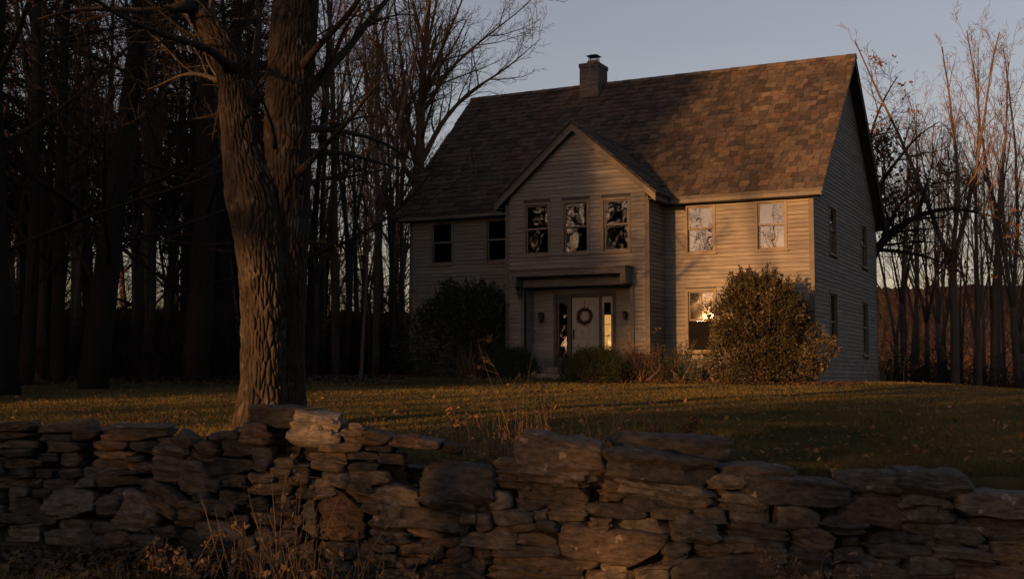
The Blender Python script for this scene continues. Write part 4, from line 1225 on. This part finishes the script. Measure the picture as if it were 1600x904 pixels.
def dry_clump(name, loc, n, h, spread, label, seed, m=M_STRAW, r0=.0045, heads=0, cat='dry weeds', lean=(0, 0), branchy=0, group=None):
    r = random.Random(seed); mb = MB()
    e = empty(name, loc)
    for k in range(n):
        p = np.array([r.gauss(0, spread), r.gauss(0, spread * .6), -.05]); d = unit([r.gauss(lean[0], .2), r.gauss(lean[1], .2), 1])
        hh = h * r.uniform(.45, 1.05); pts = [p]
        for q_ in range(5):
            d = unit(d + np.array([r.gauss(0, .09), r.gauss(0, .09), -.015])); pts.append(pts[-1] + d * hh / 5)
        mb.tube(pts, np.linspace(r0, r0 * .35, 6), 3)
        for q_ in range(branchy):
            i = r.randrange(2, 6); a = pts[i]; dd = unit([r.gauss(0, 1), r.gauss(0, 1), r.uniform(.1, 1)])
            b_ = a + dd * hh * r.uniform(.06, .16)
            mb.tube([a, b_], [r0 * .6, r0 * .3], 3)
            for s in range(5):
                c_ = b_ + np.array([r.gauss(0, .014) for _ in range(3)]); w_ = np.array([r.gauss(0, .008) for _ in range(3)]); u_ = np.array([r.gauss(0, .012) for _ in range(3)])
                mb.add([c_ - u_, c_ + w_, c_ + u_, c_ - w_], quads=[[0, 1, 2, 3]])
    st_ = mb.build('stalks', m, e)
    st_['kind'] = 'stuff'
    if heads:
        for k in range(heads):
            b = MB()
            c0 = np.array([r.gauss(0, spread * .8), r.gauss(0, .05), h * (1.1 if k == 0 else r.uniform(.75, .95))])
            b.tube([(c0[0] * .5, c0[1] * .5, -.05), (c0[0] * .8, c0[1], c0[2] * .6), tuple(c0)], [.005, .004, .003], 4)
            for q_ in range(150):
                n_ = unit([r.gauss(0, 1), r.gauss(0, 1), r.gauss(0.2, 1)]); c_ = c0 + n_ * .06 * r.uniform(.55, 1.05)
                t1 = unit(np.cross(n_, [r.gauss(0, 1) for _ in range(3)])) * .012; t2 = unit(np.cross(n_, t1)) * .012
                b.add([c_ - t1, c_ + t2 + n_ * .008, c_ + t1, c_ - t2 + n_ * .006], quads=[[0, 1, 2, 3]])
            b.build('seed_head', M_SEED, e)
    tag(e, label, cat, group)
    return e
def gp(px, d): return (pxx(px, d), d, float(G(pxx(px, d), d)))

# dried plants by the house
p = on_ground(.95, 3.6)
dry_clump('dry_grass_tuft', on_ground(.55, 6.6), 60, .95, .22, 'tuft of dry orange grass at the foot of the right gable wall', 31)
e = dry_clump('dry_sapling', on_ground(1.45, 6.2), 3, 1.75, .05, 'thin dead sapling with curled leaves leaning beside the right gable wall', 32, r0=.014, lean=(.35, 0), branchy=14, m=M_SEED)
dry_clump('dry_grass_tuft', on_ground(-9.7, -3.1), 22, 1.15, .18, 'pale dry stalks standing in front of the large dark bush', 33, r0=.007)
dry_clump('dry_shrub', on_ground(-4.75, -1.9), 26, 1.55, .22, 'wispy bare shrub against the bay right of the front door', 34, r0=.005, branchy=5)
dry_clump('dry_shrub', on_ground(-5.55, -2.0), 6, 1.7, .06, 'thin red-brown dead plant beside the right side of the front door', 35, r0=.006, branchy=14, m=M_SEED)

# hose coil by the left corner
mb = MB()
for k in range(5):
    R_ = .26 - .008 * k
    mb.tube([(math.cos(a) * R_, .03 * k + random.uniform(-.01, .01), math.sin(a) * R_) for a in np.linspace(0, 2 * math.pi, 24)], .016, 6, cap=False)
hose = mb.build('hose_coil', M_HOSE)
hp = on_ground(-13.2, -.30); hose.location = (hp[0], hp[1], hp[2] + .27); hose.rotation_euler = (rad(-8), 0, -TH)
tag(hose, 'black coiled garden hose leaning at the left corner of the house', 'hose')

# ------------------------------------------------------------------ the dry stone wall
WD = 9.0
wall = empty('stone_wall', (0, WD, 0.1))
tag(wall, 'long dry stone wall of stacked fieldstones across the foreground', 'stone wall')
def cube_grid(n):
    a = np.linspace(-1, 1, n)
    key, verts, quads = {}, [], []
    def vid(p):
        k = tuple(np.round(p, 5))
        if k not in key: key[k] = len(verts); verts.append(p)
        return key[k]
    for ax in range(3):
        for sg in (-1, 1):
            for i in range(n - 1):
                for j in range(n - 1):
                    idx = []
                    for di, dj in ((0, 0), (1, 0), (1, 1), (0, 1)):
                        p = [0, 0, 0]; p[ax] = sg; p[(ax + 1) % 3] = a[i + di]; p[(ax + 2) % 3] = a[j + dj]
                        idx.append(vid(tuple(p)))
                    quads.append(idx if sg > 0 else idx[::-1])
    return np.array(verts), np.array(quads)
CG_V, CG_Q = cube_grid(14)
def stone_mesh(w_, h_, d_, seed, k=4.5, rough=.10, chips=5):
    r = np.random.default_rng(seed)
    P = CG_V.copy()
    P = P / (np.abs(P) ** k).sum(1)[:, None] ** (1 / k)
    for _ in range(chips + 3):      # broken faces
        n_ = unit(r.normal(0, 1, 3) * np.array([1, .55, 1.0])); lim = r.uniform(.62, .92) * np.abs(n_).sum()
        over = np.maximum(P @ n_ - lim, 0)
        P = P - over[:, None] * n_
    half = np.array([w_, d_, h_]) / 2
    sh = r.normal(0, .10, 2)
    P[:, 0] += P[:, 2] * sh[0] * min(1, h_ / w_); P[:, 2] *= 1 + .16 * r.normal(0, 1) * P[:, 0] * min(1, .8)
    Q = P * half
    s = 1 / max(.10, min(w_, h_))
    nn = P / np.linalg.norm(P, axis=1)[:, None]
    amp = rough * min(w_, h_, d_)
    Q = Q + nn * (amp * fbm(Q * s * .9 + seed * 3.1, seed, 2))[:, None] + nn * (amp * .4 * vnoise(Q * s * 3.2 + seed, seed + 2))[:, None]
    # bedding planes: small steps along the height
    if r.random() < .8:
        lay = Q[:, 2] * r.uniform(22, 42) + 1.3 * vnoise(Q * 5 + seed, seed) + r.random()
        saw = lay - np.floor(lay)
        cell = _hash(np.floor(lay).astype(np.int64), np.floor(lay).astype(np.int64) * 0, np.floor(lay).astype(np.int64) * 0, seed)
        Q[:, :2] += nn[:, :2] * ((cell - .5) * .05 + (saw - .5) * .012)[:, None] * min(1, h_ / .16)
    me = make_mesh('stone', Q, [CG_Q], [], True)
    me.set_sharp_from_angle(angle=rad(32))
    return me
STONES = []
def stone(x0, y0, x1, y1, rot=0, m=None, d=None, n=0.0, k=None, chips=None, top=False):
    STONES.append((x0, y0, x1, y1, rot, m, d, n, k, chips))
S = stone
# left part of the wall (photo pixels of each stone's face; m: 0 grey 1 brown 2 dark 3 rust 4 pale)
for a in ((-6, 659, 51, 675, -2, 1), (-6, 675, 48, 686, 0, 3), (-8, 686, 56, 701, 1, 1), (-10, 700, 48, 714, -2, 2), (-6, 714, 62, 732, 2, 1), (51, 660, 134, 677, -5, 1), (110, 670, 149, 687, -3, 3),
          (62, 677, 112, 690, 0, 2), (72, 689, 122, 708, 2, 1), (88, 706, 125, 731, 4, 1), (157, 664, 260, 689, -3, 1), (145, 688, 201, 705, 2, 3), (200, 688, 244, 704, 0, 2), (142, 704, 213, 717, 2, 1),
          (140, 716, 198, 734, 1, 1), (192, 712, 222, 723, 0, 2), (200, 722, 241, 739, 2, 1), (2, 732, 51, 748, 0, 2), (49, 732, 87, 748, 0, 2), (85, 730, 127, 746, -2, 1), (126, 731, 181, 748, 2, 0), (180, 734, 213, 746, 2, 2),
          (150, 744, 212, 763, -2, 1), (211, 745, 247, 758, -4, 2), (67, 746, 110, 762, 0, 1), (115, 747, 153, 761, 0, 0), (-6, 746, 41, 763, 2, 1), (39, 746, 67, 760, 0, 2), (8, 762, 46, 778, 0, 0), (49, 762, 80, 778, 0, 2),
          (-6, 777, 69, 805, 3, 2), (152, 771, 183, 804, 0, 2), (172, 762, 200, 784, 0, 2), (-4, 802, 41, 818, 0, 2), (39, 804, 92, 819, 3, 2), (90, 808, 143, 826, 2, 0), (143, 812, 183, 838, 0, 0), (3, 818, 74, 848, -3, 0),
          (66, 823, 143, 855, 3, 0), (162, 829, 207, 862, -4, 1), (135, 837, 168, 862, 0, 2), (53, 707, 88, 724, 0, 2), (-6, 846, 70, 876, 0, 2), (70, 852, 136, 884, 0, 2), (200, 834, 262, 866, 3, 2), (205, 862, 250, 890, 0, 2),
          (324, 674, 372, 688, -4, 2), (325, 717, 389, 743, 4, 2), (333, 739, 386, 764, 2, 2), (391, 720, 425, 734, 0, 2), (423, 714, 462, 731, 2, 1), (423, 729, 456, 745, 2, 1), (388, 738, 431, 754, 0, 0), (430, 741, 457, 761, 4, 1),
          (388, 754, 453, 775, 2, 1), (334, 764, 390, 791, 3, 2), (387, 776, 419, 798, 0, 2), (417, 776, 465, 807, 2, 1), (320, 748, 343, 770, 0, 2), (294, 766, 326, 784, 0, 2), (390, 798, 443, 820, 0, 2), (302, 814, 379, 843, 5, 0),
          (268, 802, 304, 826, 0, 2), (348, 807, 387, 826, 0, 2), (274, 826, 319, 862, 0, 2), (317, 834, 373, 860, 4, 2), (396, 826, 426, 862, 0, 2), (372, 840, 398, 866, 0, 2), (440, 804, 474, 826, 0, 1), (424, 826, 470, 850, 0, 2),
          (250, 858, 300, 890, 0, 2), (298, 858, 352, 886, 0, 2), (350, 858, 400, 892, 0, 2), (398, 858, 450, 890, 0, 2), (446, 848, 500, 884, 0, 2), (240, 822, 276, 846, 0, 2),
          (342, 686, 400, 716, 10, 2), (383, 696, 426, 724, -6, 2), (455, 722, 486, 742, 0, 2), (452, 742, 488, 762, 3, 1), (460, 760, 500, 782, 0, 2)):
    S(*a)
# rounder boulders on the left
for a in ((236, 684, 292, 759, 8, 1, None, -.02, 2.6, 3), (218, 760, 283, 801, 28, 1, None, 0, 3, 3), (178, 767, 250, 834, 12, 0, None, -.05, 2.7, 3), (71, 759, 147, 808, 0, 4, None, -.03, 6, 5), (273, 721, 331, 778, 8, 0, None, -.02, 4, 6),
          (306, 692, 343, 726, 10, 3, None, 0, 2.6, 3), (291, 700, 313, 722, 20, 3, None, 0, 2.6, 3), (267, 676, 302, 699, 32, 1, None, -.04, 2.8, 2), (270, 782, 323, 816, 14, 1, None, 0, 3.4, 4), (306, 781, 365, 810, 8, 2, None, 0, 3.4, 5),
          (370, 662, 426, 699, 6, 3, None, -.02, 3, 7)):
    S(*a)
# high middle part: flat cap stones stepping down to the right
for a in ((380, 636, 488, 672, 2, 2, .62, .06, 5, 5), (452, 645, 533, 697, 6, 4, .5, -.04, 6, 4), (526, 662, 568, 696, 5, 1), (558, 671, 610, 695, 4, 1), (603, 679, 655, 699, 5, 3), (650, 685, 690, 702, 6, 1), (686, 694, 720, 710, 8, 3),
          (498, 691, 565, 708, 0, 1), (561, 691, 615, 707, 2, 2), (478, 705, 542, 722, 3, 1), (540, 706, 592, 722, 4, 2), (588, 708, 634, 728, 5, 2), (482, 720, 537, 739, 8, 1), (543, 723, 597, 737, 3, 2), (543, 734, 610, 759, 9, 1),
          (505, 738, 551, 762, 6, 0), (546, 744, 585, 768, 4, 2), (582, 760, 661, 790, 8, 4), (540, 764, 603, 788, 11, 1), (486, 750, 525, 779, -8, 0), (472, 778, 498, 838, 0, 0), (592, 814, 634, 832, 2, 0), (578, 827, 642, 851, 2, 2),
          (638, 823, 692, 843, 4, 1), (648, 841, 719, 857, 2, 3), (620, 849, 692, 873, 3, 1), (578, 847, 618, 864, 4, 0), (578, 863, 619, 876, 0, 1), (600, 871, 685, 887, 0, 2), (689, 853, 737, 882, -20, 3), (656, 880, 750, 912, -6, 1),
          (594, 884, 662, 912, 0, 1), (500, 846, 560, 874, 0, 2), (556, 848, 582, 876, 0, 2), (500, 872, 560, 908, 0, 2), (556, 872, 602, 908, 0, 2), (622, 735, 690, 750, 2, 2, .3, .45), (624, 750, 664, 766, 2, 2, .3, .38), (566, 788, 600, 806, 4, 1)):
    S(*a)
S(499, 770, 569, 850, 3, 3, .22, -.03, 8, 3)
S(570, 789, 732, 834, 8, 0, .5, -.03, 4.5, 5)
# centre and right
for a in ((655, 724, 779, 801, 11, 2, .6, -.06, 4, 7), (774, 720, 836, 766, 4, 1, .5, 0, 5, 5), (808, 682, 948, 754, 5, 1, .62, -.05, 5, 5), (759, 764, 800, 800, -4, 4, None, -.02, 2.8, 4), (718, 799, 749, 820, 8, 4, None, 0, 3), (743, 801, 770, 832, -18, 0, None, 0, 2.8),
          (769, 797, 837, 823, -2, 0), (805, 764, 860, 802, 4, 0, None, 0, 3), (818, 750, 924, 787, 5, 1), (857, 776, 922, 799, 4, 1), (832, 794, 861, 816, 2, 4, None, -.03, 3), (858, 794, 918, 816, -3, 1), (766, 813, 845, 835, -4, 1),
          (842, 814, 872, 832, 2, 2, None, -.03, 3), (868, 808, 920, 832, -4, 2), (719, 832, 810, 858, 3, 0), (785, 832, 876, 854, 3, 1), (773, 851, 876, 871, -1, 2), (755, 867, 908, 912, 4, 1), (742, 857, 777, 885, 0, 1), (723, 872, 764, 904, 25, 2),
          (941, 707, 1116, 766, 5, 2, .6, -.08, 6, 5), (964, 687, 1156, 728, 4, 2, .55, .40, 4.5, 4), (966, 744, 1114, 790, 8, 4, .55, -.02, 5, 5), (937, 747, 983, 787, -4, 1, None, 0, 3.4), (975, 766, 1090, 804, 7, 2), (1087, 791, 1137, 817, 2, 0),
          (916, 784, 1022, 811, 4, 2), (1018, 795, 1084, 812, 2, 1), (921, 808, 962, 838, 2, 1), (950, 808, 1052, 844, 3, 0), (1051, 803, 1124, 850, 5, 0, None, -.04, 3), (874, 829, 1039, 882, 5, 1, .5, -.03, 6, 5), (1036, 845, 1082, 884, -12, 2), (1079, 848, 1150, 872, 6, 1),
          (874, 865, 938, 892, 3, 1), (935, 871, 986, 902, 4, 4, None, -.03, 6), (995, 882, 1048, 912, 2, 0), (1044, 861, 1196, 914, 2, 2, .5, -.04, 3.4), (1110, 729, 1248, 756, 4, 2, .55, .05, 5), (1102, 741, 1173, 768, 2, 0, None, 0, 3), (1170, 750, 1334, 799, 4, 2, .6, -.03, 5),
          (1114, 769, 1204, 802, 5, 0, None, -.02, 3.2), (1142, 793, 1206, 816, 4, 0), (1200, 791, 1284, 828, 4, 1, None, -.03, 3), (1123, 812, 1237, 847, 4, 1), (1242, 827, 1310, 862, 5, 1), (1126, 833, 1190, 868, 4, 0), (1180, 847, 1232, 898, 0, 2, None, 0, 3.4),
          (1187, 894, 1240, 914, 0, 2), (1228, 856, 1312, 900, 2, 2), (1327, 737, 1446, 774, 3, 0, .55, .05, 4), (1398, 735, 1522, 776, 2, 2, .55, -.05, 3.6), (1325, 773, 1408, 830, 6, 1, .4, -.04, 8, 3), (1406, 772, 1492, 820, 2, 0, .5, -.02, 3.4), (1280, 806, 1356, 834, 3, 2),
          (1358, 828, 1448, 853, 3, 2), (1358, 850, 1454, 873, 1, 0), (1306, 856, 1352, 878, 0, 2), (1343, 868, 1412, 895, 4, 0), (1410, 869, 1494, 899, 2, 0), (1306, 882, 1420, 912, 2, 1), (1487, 770, 1612, 811, 2, 0, .6, -.04, 4.5), (1514, 811, 1612, 845, 2, 1, None, 0, 6),
          (1461, 817, 1544, 850, 8, 0), (1411, 816, 1472, 836, 2, 1), (1438, 835, 1513, 860, 5, 0), (1410, 833, 1446, 856, 2, 2), (1462, 855, 1554, 887, 4, 0), (1526, 849, 1549, 863, 2, 0, None, 0, 3), (1547, 841, 1612, 886, 3, 1, None, 0, 4), (1488, 883, 1612, 914, 2, 1), (1494, 812, 1520, 832, 0, 2),
          (916, 890, 1000, 914, 0, 1), (1410, 896, 1492, 916, 0, 1), (1232, 897, 1310, 916, 0, 2)):
    S(*a)
# beyond the frame at both ends
rs = random.Random(8)
for side in (-1, 1):
    for row in range(8):
        y = (668 if side < 0 else 772) + row * 24
        x = 0 if side < 0 else 1604
        for k in range(4):
            w_ = rs.uniform(45, 95)
            a, b_ = (x - w_, x) if side < 0 else (x, x + w_)
            S(a - 1, y + rs.uniform(-3, 1), b_ + 1, y + 26, rs.uniform(-4, 4), rs.randrange(5))
            x = a if side < 0 else b_
rs = random.Random(18)
for k, (x0, y0, x1, y1, rot, m, d, n, kk, ch) in enumerate(STONES):
    w_ = (x1 - x0) * WD / FPX * 1.02; h_ = (y1 - y0) * WD / FPX * 1.02
    d = d or rs.uniform(.26, .42)
    kk = kk * 1.5 if kk else rs.uniform(5, 11); ch = 5 if ch is None else ch
    me = stone_mesh(w_, h_, d, 500 + k, kk, .16, ch + 2)
    me.materials.append(STONE[m if m is not None else rs.randrange(5)])
    o = link('stone', me, wall)
    yy = WD + n + rs.uniform(-.03, .04) + d / 2
    c_ = at((x0 + x1) / 2, (y0 + y1) / 2, WD)
    o.location = (c_[0], yy - WD, c_[2] - 0.1)
    o.rotation_euler = (rs.uniform(-.05, .05), rad(rot), rs.uniform(-.06, .06))
# rubble core that closes the gaps behind the facing stones
core = MB()
tops = [(-160, 682), (0, 680), (240, 690), (300, 700), (380, 668), (480, 668), (560, 690), (612, 710), (628, 764), (700, 772), (760, 768), (830, 730), (1000, 725), (1130, 752), (1320, 764), (1500, 780), (1700, 790)]
xs = np.arange(-300, 1900, 18)
for px in xs:
    yt = np.interp(px, [t[0] for t in tops], [t[1] for t in tops])
    py = yt + 6
    while py < 960:
        c_ = at(px + rs.uniform(-8, 8), py, WD) + np.array([0, .36 + rs.uniform(-.05, .12), -.1]) - np.array([0, WD, 0])
        hw, hh, hd = rs.uniform(.05, .10), rs.uniform(.03, .06), rs.uniform(.10, .18)
        P = np.array([[sx_ * hw * rs.uniform(.7, 1.1), sy_ * hd, sz_ * hh * rs.uniform(.7, 1.1)] for sz_ in (-1, 1) for sx_, sy_ in ((-1, -1), (1, -1), (1, 1), (-1, 1))]) + c_
        core.hexa(P)
        py += 16
tag(core.build('rubble_core', M_RUBBLE, wall), kind='stuff')

# ------------------------------------------------------------------ weeds along the wall
dry_clump('tall_dry_weed', gp(828, 10.3), 14, 1.12, .10, 'tall dry weed stalks behind the wall in front of the entry', 41, r0=.0038, branchy=3)
dry_clump('tall_dry_weed', gp(862, 10.9), 30, .68, .28, 'low dry stalks behind the wall left of the large capstone', 42)
dry_clump('tall_dry_weed', gp(740, 10.2), 26, .6, .22, 'dark dry weeds in the dip of the wall', 43, branchy=2)
dry_clump('tall_dry_weed', gp(1000, 10.6), 40, .70, .34, 'fine dry stalks behind the long capstone', 44, branchy=1)
dry_clump('tall_dry_weed', gp(790, 10.6), 30, .6, .28, 'short dry grass between the dip of the wall and the tall weed', 45)
dry_clump('tall_dry_weed', gp(505, 10.2), 4, .42, .10, 'two thin stalks rising behind the lit block beside the maple', 46)
for px, py, dd, lab in ((958, 684, 10.1, 'round brown dried flower head behind the left end of the long capstone'), (1022, 672, 10.4, 'pale brown dried flower head above the middle of the long capstone'),
                        (1078, 658, 10.5, 'highest of the dried flower heads behind the long capstone'), (1112, 688, 10.3, 'dark dried flower head at the right end of the long capstone')):
    g = gp(px, dd); h = at(px, py, dd)[2] - g[2]
    dry_clump('dried_flower', g, 3, h * .9, .03, lab, px, heads=1 if px != 1078 else 2, cat='dried flower')
for px, d, n, h, lab, br in ((455, 8.35, 22, .95, 'tall orange dry grass in front of the wall below the maple', 1), (430, 8.2, 14, .5, 'short tangled dry grass left of the tall orange grass', 2), (520, 8.3, 18, .5, 'dry grass at the foot of the upright rust slab', 2),
                             (555, 8.3, 8, .82, 'few long straw stalks leaning beside the upright rust slab', 0), (495, 8.2, 14, .42, 'dense dry tuft below the upright rust slab', 3), (380, 8.2, 14, .6, 'sparse dry stalks in front of the dark stones left of the maple', 1),
                             (290, 8.1, 16, .35, 'low dead brush at the foot of the wall, far left', 3)):
    z = gp(px, d); dry_clump('dry_grass', z, n, h, .12, lab, px + 7, branchy=br, cat='dry grass', lean=(.12, 0) if px == 555 else (0, 0))
for px, d, n, h, lab in ((1222, 8.35, 12, .62, 'feathery brown weed in front of the right part of the wall'), (1262, 8.3, 12, .55, 'second feathery brown weed, right of the first'), (1335, 8.4, 8, .58, 'small brown weed below the angular block in the right wall')):
    dry_clump('feathery_weed', gp(px, d), n, h, .09, lab, px, r0=.003, branchy=6, cat='dry weeds')

# ------------------------------------------------------------------ grass and leaves
def scatter(n, r, d0=9.55, d1=46, pw=1.0, lo=-120, hi=1720):
    """points on the lawn inside the view, denser towards the camera"""
    u = r.random(n)
    d = (d0 ** -pw + u * (d1 ** -pw - d0 ** -pw)) ** (-1 / pw)
    px = r.uniform(lo, hi, n)
    x = (px - 800) / FPX * d
    return x, d
r = np.random.default_rng(99)
x, y = scatter(340000, r, pw=0.35)
# keep the house footprint clear
qx, qy = x - HC[0], y - HC[1]
uu = math.cos(TH) * qx - math.sin(TH) * qy; vv = math.sin(TH) * qx + math.cos(TH) * qy
keep = ~((uu > -W - .3) & (uu < .3) & (vv > -.9)) & ~((uu > BU0 - .2) & (uu < BU1 + .2) & (vv > -2.4))
x, y = x[keep], y[keep]
n = len(x)
z = G(x, y) + 0.035 * fbm(np.stack([x * 0.35, y * 0.35, 0 * x], -1), 3, 2) * np.clip((y - 9.5) / 3, 0, 1) - .006
patch = fbm(np.stack([x * .9, y * .9, 0 * x], -1), 12, 2)
h = (0.042 + 0.02 * patch) * r.uniform(.6, 1.5, n) * (1 + 1.4 * np.exp(-(y - 9.6) / .5))
a = r.uniform(0, 2 * math.pi, n); wv = 0.0035 * (y / 12) ** .8 * r.uniform(.8, 1.5, n)
lx, ly = r.normal(0, .55, n) * h, r.normal(0, .55, n) * h
V = np.stack([np.stack([x - np.cos(a) * wv, y - np.sin(a) * wv, z], -1), np.stack([x + np.cos(a) * wv, y + np.sin(a) * wv, z], -1), np.stack([x + lx, y + ly, z + h], -1)], 1).reshape(-1, 3)
g = link('grass', make_mesh('grass', V, [np.arange(3 * n).reshape(-1, 3)], [M_GRASS]))
tag(g, 'short autumn grass of the lawn', kind='stuff')

n = 9000
px = r.uniform(-120, 700, n); y = r.uniform(6.2, 8.95, n); x = (px - 800) / FPX * y
z = G(x, y) - .006; h = .07 * r.uniform(.4, 1.5, n); a = r.uniform(0, 2 * math.pi, n); wv = .004 * r.uniform(.6, 1.4, n)
V = np.stack([np.stack([x - np.cos(a) * wv, y - np.sin(a) * wv, z], -1), np.stack([x + np.cos(a) * wv, y + np.sin(a) * wv, z], -1), np.stack([x + r.normal(0, .6, n) * h, y + r.normal(0, .6, n) * h, z + h], -1)], 1).reshape(-1, 3)
tag(link('verge_grass', make_mesh('verge_grass', V, [np.arange(3 * n).reshape(-1, 3)], [M_GRASS])), 'rough grass on the verge in front of the wall', kind='stuff')

def leaves(name, x, y, size, label, m, up=.01):
    n = len(x); r = np.random.default_rng(len(x))
    z = G(x, y) + r.uniform(.0, .04, n) + up
    c_ = np.stack([x, y, z], -1)
    a = r.uniform(0, 2 * math.pi, n); A = np.stack([np.cos(a), np.sin(a), r.normal(0, .35, n)], -1); B = np.stack([-np.sin(a), np.cos(a), r.normal(0, .35, n)], -1)
    s = size * r.uniform(.6, 1.3, (n, 1))
    curl = np.stack([0 * a, 0 * a, np.abs(r.normal(0, .35, n))], -1) * s
    V = np.stack([c_ - A * s, c_ + B * s * .7 + curl, c_ + A * s, c_ - B * s * .7 + curl], 1).reshape(-1, 3)
    i = np.arange(n)[:, None] * 4
    o = link(name, make_mesh(name, V, [np.concatenate([i + np.array([0, 1, 2]), i + np.array([0, 2, 3])])], [m]))
    tag(o, label, kind='stuff')
x, y = scatter(2600, r, d1=44, pw=.4)
leaves('fallen_leaves', x, y, .035, 'scattered fallen leaves on the lawn', M_LEAFLIT, .03)
# leaf litter along the foot of the house and of the woods
uu = r.uniform(-W, 1.6, 5200); vv = r.normal(-2.2, .8, 5200) * np.where(r.random(5200) < .5, 1, .7)
P = np.array([hworld(a, b_, 0) for a, b_ in zip(uu, vv)])
leaves('leaf_litter', P[:, 0], P[:, 1], .045, 'brown leaf litter in the bed along the house', M_BROWNLEAF, .015)
px = r.uniform(-100, 640, 6000); d = r.uniform(31, 44, 6000)
leaves('leaf_litter', (px - 800) / FPX * d, d, .06, 'brown leaf litter along the edge of the left woods', M_BROWNLEAF, .01)
px = r.normal(330, 190, 2600); d = 8.95 - np.abs(r.normal(0, .55, 2600))
leaves('leaf_litter', (px - 800) / FPX * d, d, .04, 'dead leaves at the foot of the wall', M_BROWNLEAF, .01)

# ------------------------------------------------------------------ the woods behind the camera: they shade the scene and show in the window panes
nx_, ny_ = -sy, sx                              # to the right of the sun direction
def shade(kind, l, T, scale, wide=1.0, name='forest_tree'):
    x, y = sx * T + nx_ * l, sy * T + ny_ * l
    lab = 'tall tree behind the viewer, mirrored in the window panes'
    plant_tree(kind, name, x, y, lab, 'trees behind the viewer', scale, wide=wide)
rsd = random.Random(4)
SHADE = []
for l in np.arange(-48.6, -22.6, 2.55):             # dense evergreens that keep the left half in shade
    SHADE.append(('hemlock%d' % rsd.randrange(3) if l > -33.5 else rsd.choice(['dark0', 'dark1', 'bare0', 'bare2']), l + rsd.uniform(-.4, .4), 66 + rsd.uniform(-6, 8), rsd.uniform(1.35, 1.5), 1.0))
for l in list(np.arange(-46, -25, 3.6)) + [-23.2]:
    SHADE.append(('hemlock%d' % rsd.randrange(3) if l > -31 else rsd.choice(['dark1', 'dark2', 'bare1']), l, 82 + rsd.uniform(-3, 6), rsd.uniform(1.4, 1.6), 1.0))
for l in np.arange(-4.0, 7, 2.4):
    SHADE.append(('hemlock%d' % rsd.randrange(3), l + rsd.uniform(-.4, .4), 50 + rsd.uniform(-6, 8), rsd.uniform(1.0, 1.2), 1.0))
for l in np.arange(-62, -26, 2.9):               # the near side of the road
    SHADE.append((rsd.choice(['hemlock0', 'hemlock2']) if l < -44 else rsd.choice(['dark0', 'bare1', 'dark2']), l, 24 + rsd.uniform(-5, 5), rsd.uniform(1.0, 1.2), 1.0))
for l in np.arange(-2, 13, 3.6):
    SHADE.append((rsd.choice(['hemlock0', 'hemlock2']), l, 22 + rsd.uniform(-4, 5), rsd.uniform(1.15, 1.35), 1.15))
for l in (-21.6, -20.3, -19.2, -18.0, -16.9, -15.6, -14.4, -13.4, -10.2, -9.0):   # a lower row that keeps the near lawn in shade
    SHADE.append(('hemlock%d' % rsd.choice((0, 2)), l, 66 + rsd.uniform(-4, 4), rsd.uniform(.50, .56) * (.84 if l < -19 else 1), 1.3))
SHADE += [('hemlock0', -24.8, 66, 1.9, 1.0), ('hemlock2', -25.2, 75, 1.95, 1.0), ('hemlock0', -28.4, 70, 1.8, 1.0), ('hemlock1', -10.9, 46, 1.55, .85), ('hemlock1', -6.2, 24, .80, 1.1)]
for l in (-9.7, -8.9, -8.2, -7.6, -3.6):                     # low evergreens at the roadside
    SHADE.append(('hemlock0', l, 21 + rsd.uniform(-1.2, 1.2), rsd.uniform(.32, .36), 1.7))
for l, T, k, s in ((-17.6, 130, 'slim1', .85), (-22.6, 120, 'bare2', 1.1), (-21.8, 70, 'slim2', 1.0), (-16.6, 42, 'slim2', 1.4), (-20.6, 50, 'slim1', 1.3), (-6.7, 34, 'dark1', .7), (-5.5, 38, 'dark0', .7), (-6.1, 44, 'dark2', .75)):
    SHADE.append((k, l, T, s, 1.0))
for l in np.arange(-50, -32.5, 3.2):             # the woods go on to the left of the picture
    for T in (-9, -1, 8, 15):
        q_ = (l + rsd.uniform(-1, 1), T + rsd.uniform(-2, 2))
        xx, yy = sx * q_[1] + nx_ * q_[0], sy * q_[1] + ny_ * q_[0]
        if xx < -0.43 * max(yy, 0) - 5.5:
            SHADE.append((rsd.choice(['hemlock0', 'hemlock2', 'hemlock1']), q_[0], q_[1], rsd.uniform(1.0, 1.25), 1.1))
for k, l, T, s, wd in SHADE:
    shade(k, l, T, s, wd, 'hemlock' if k.startswith('h') else 'bare_tree')
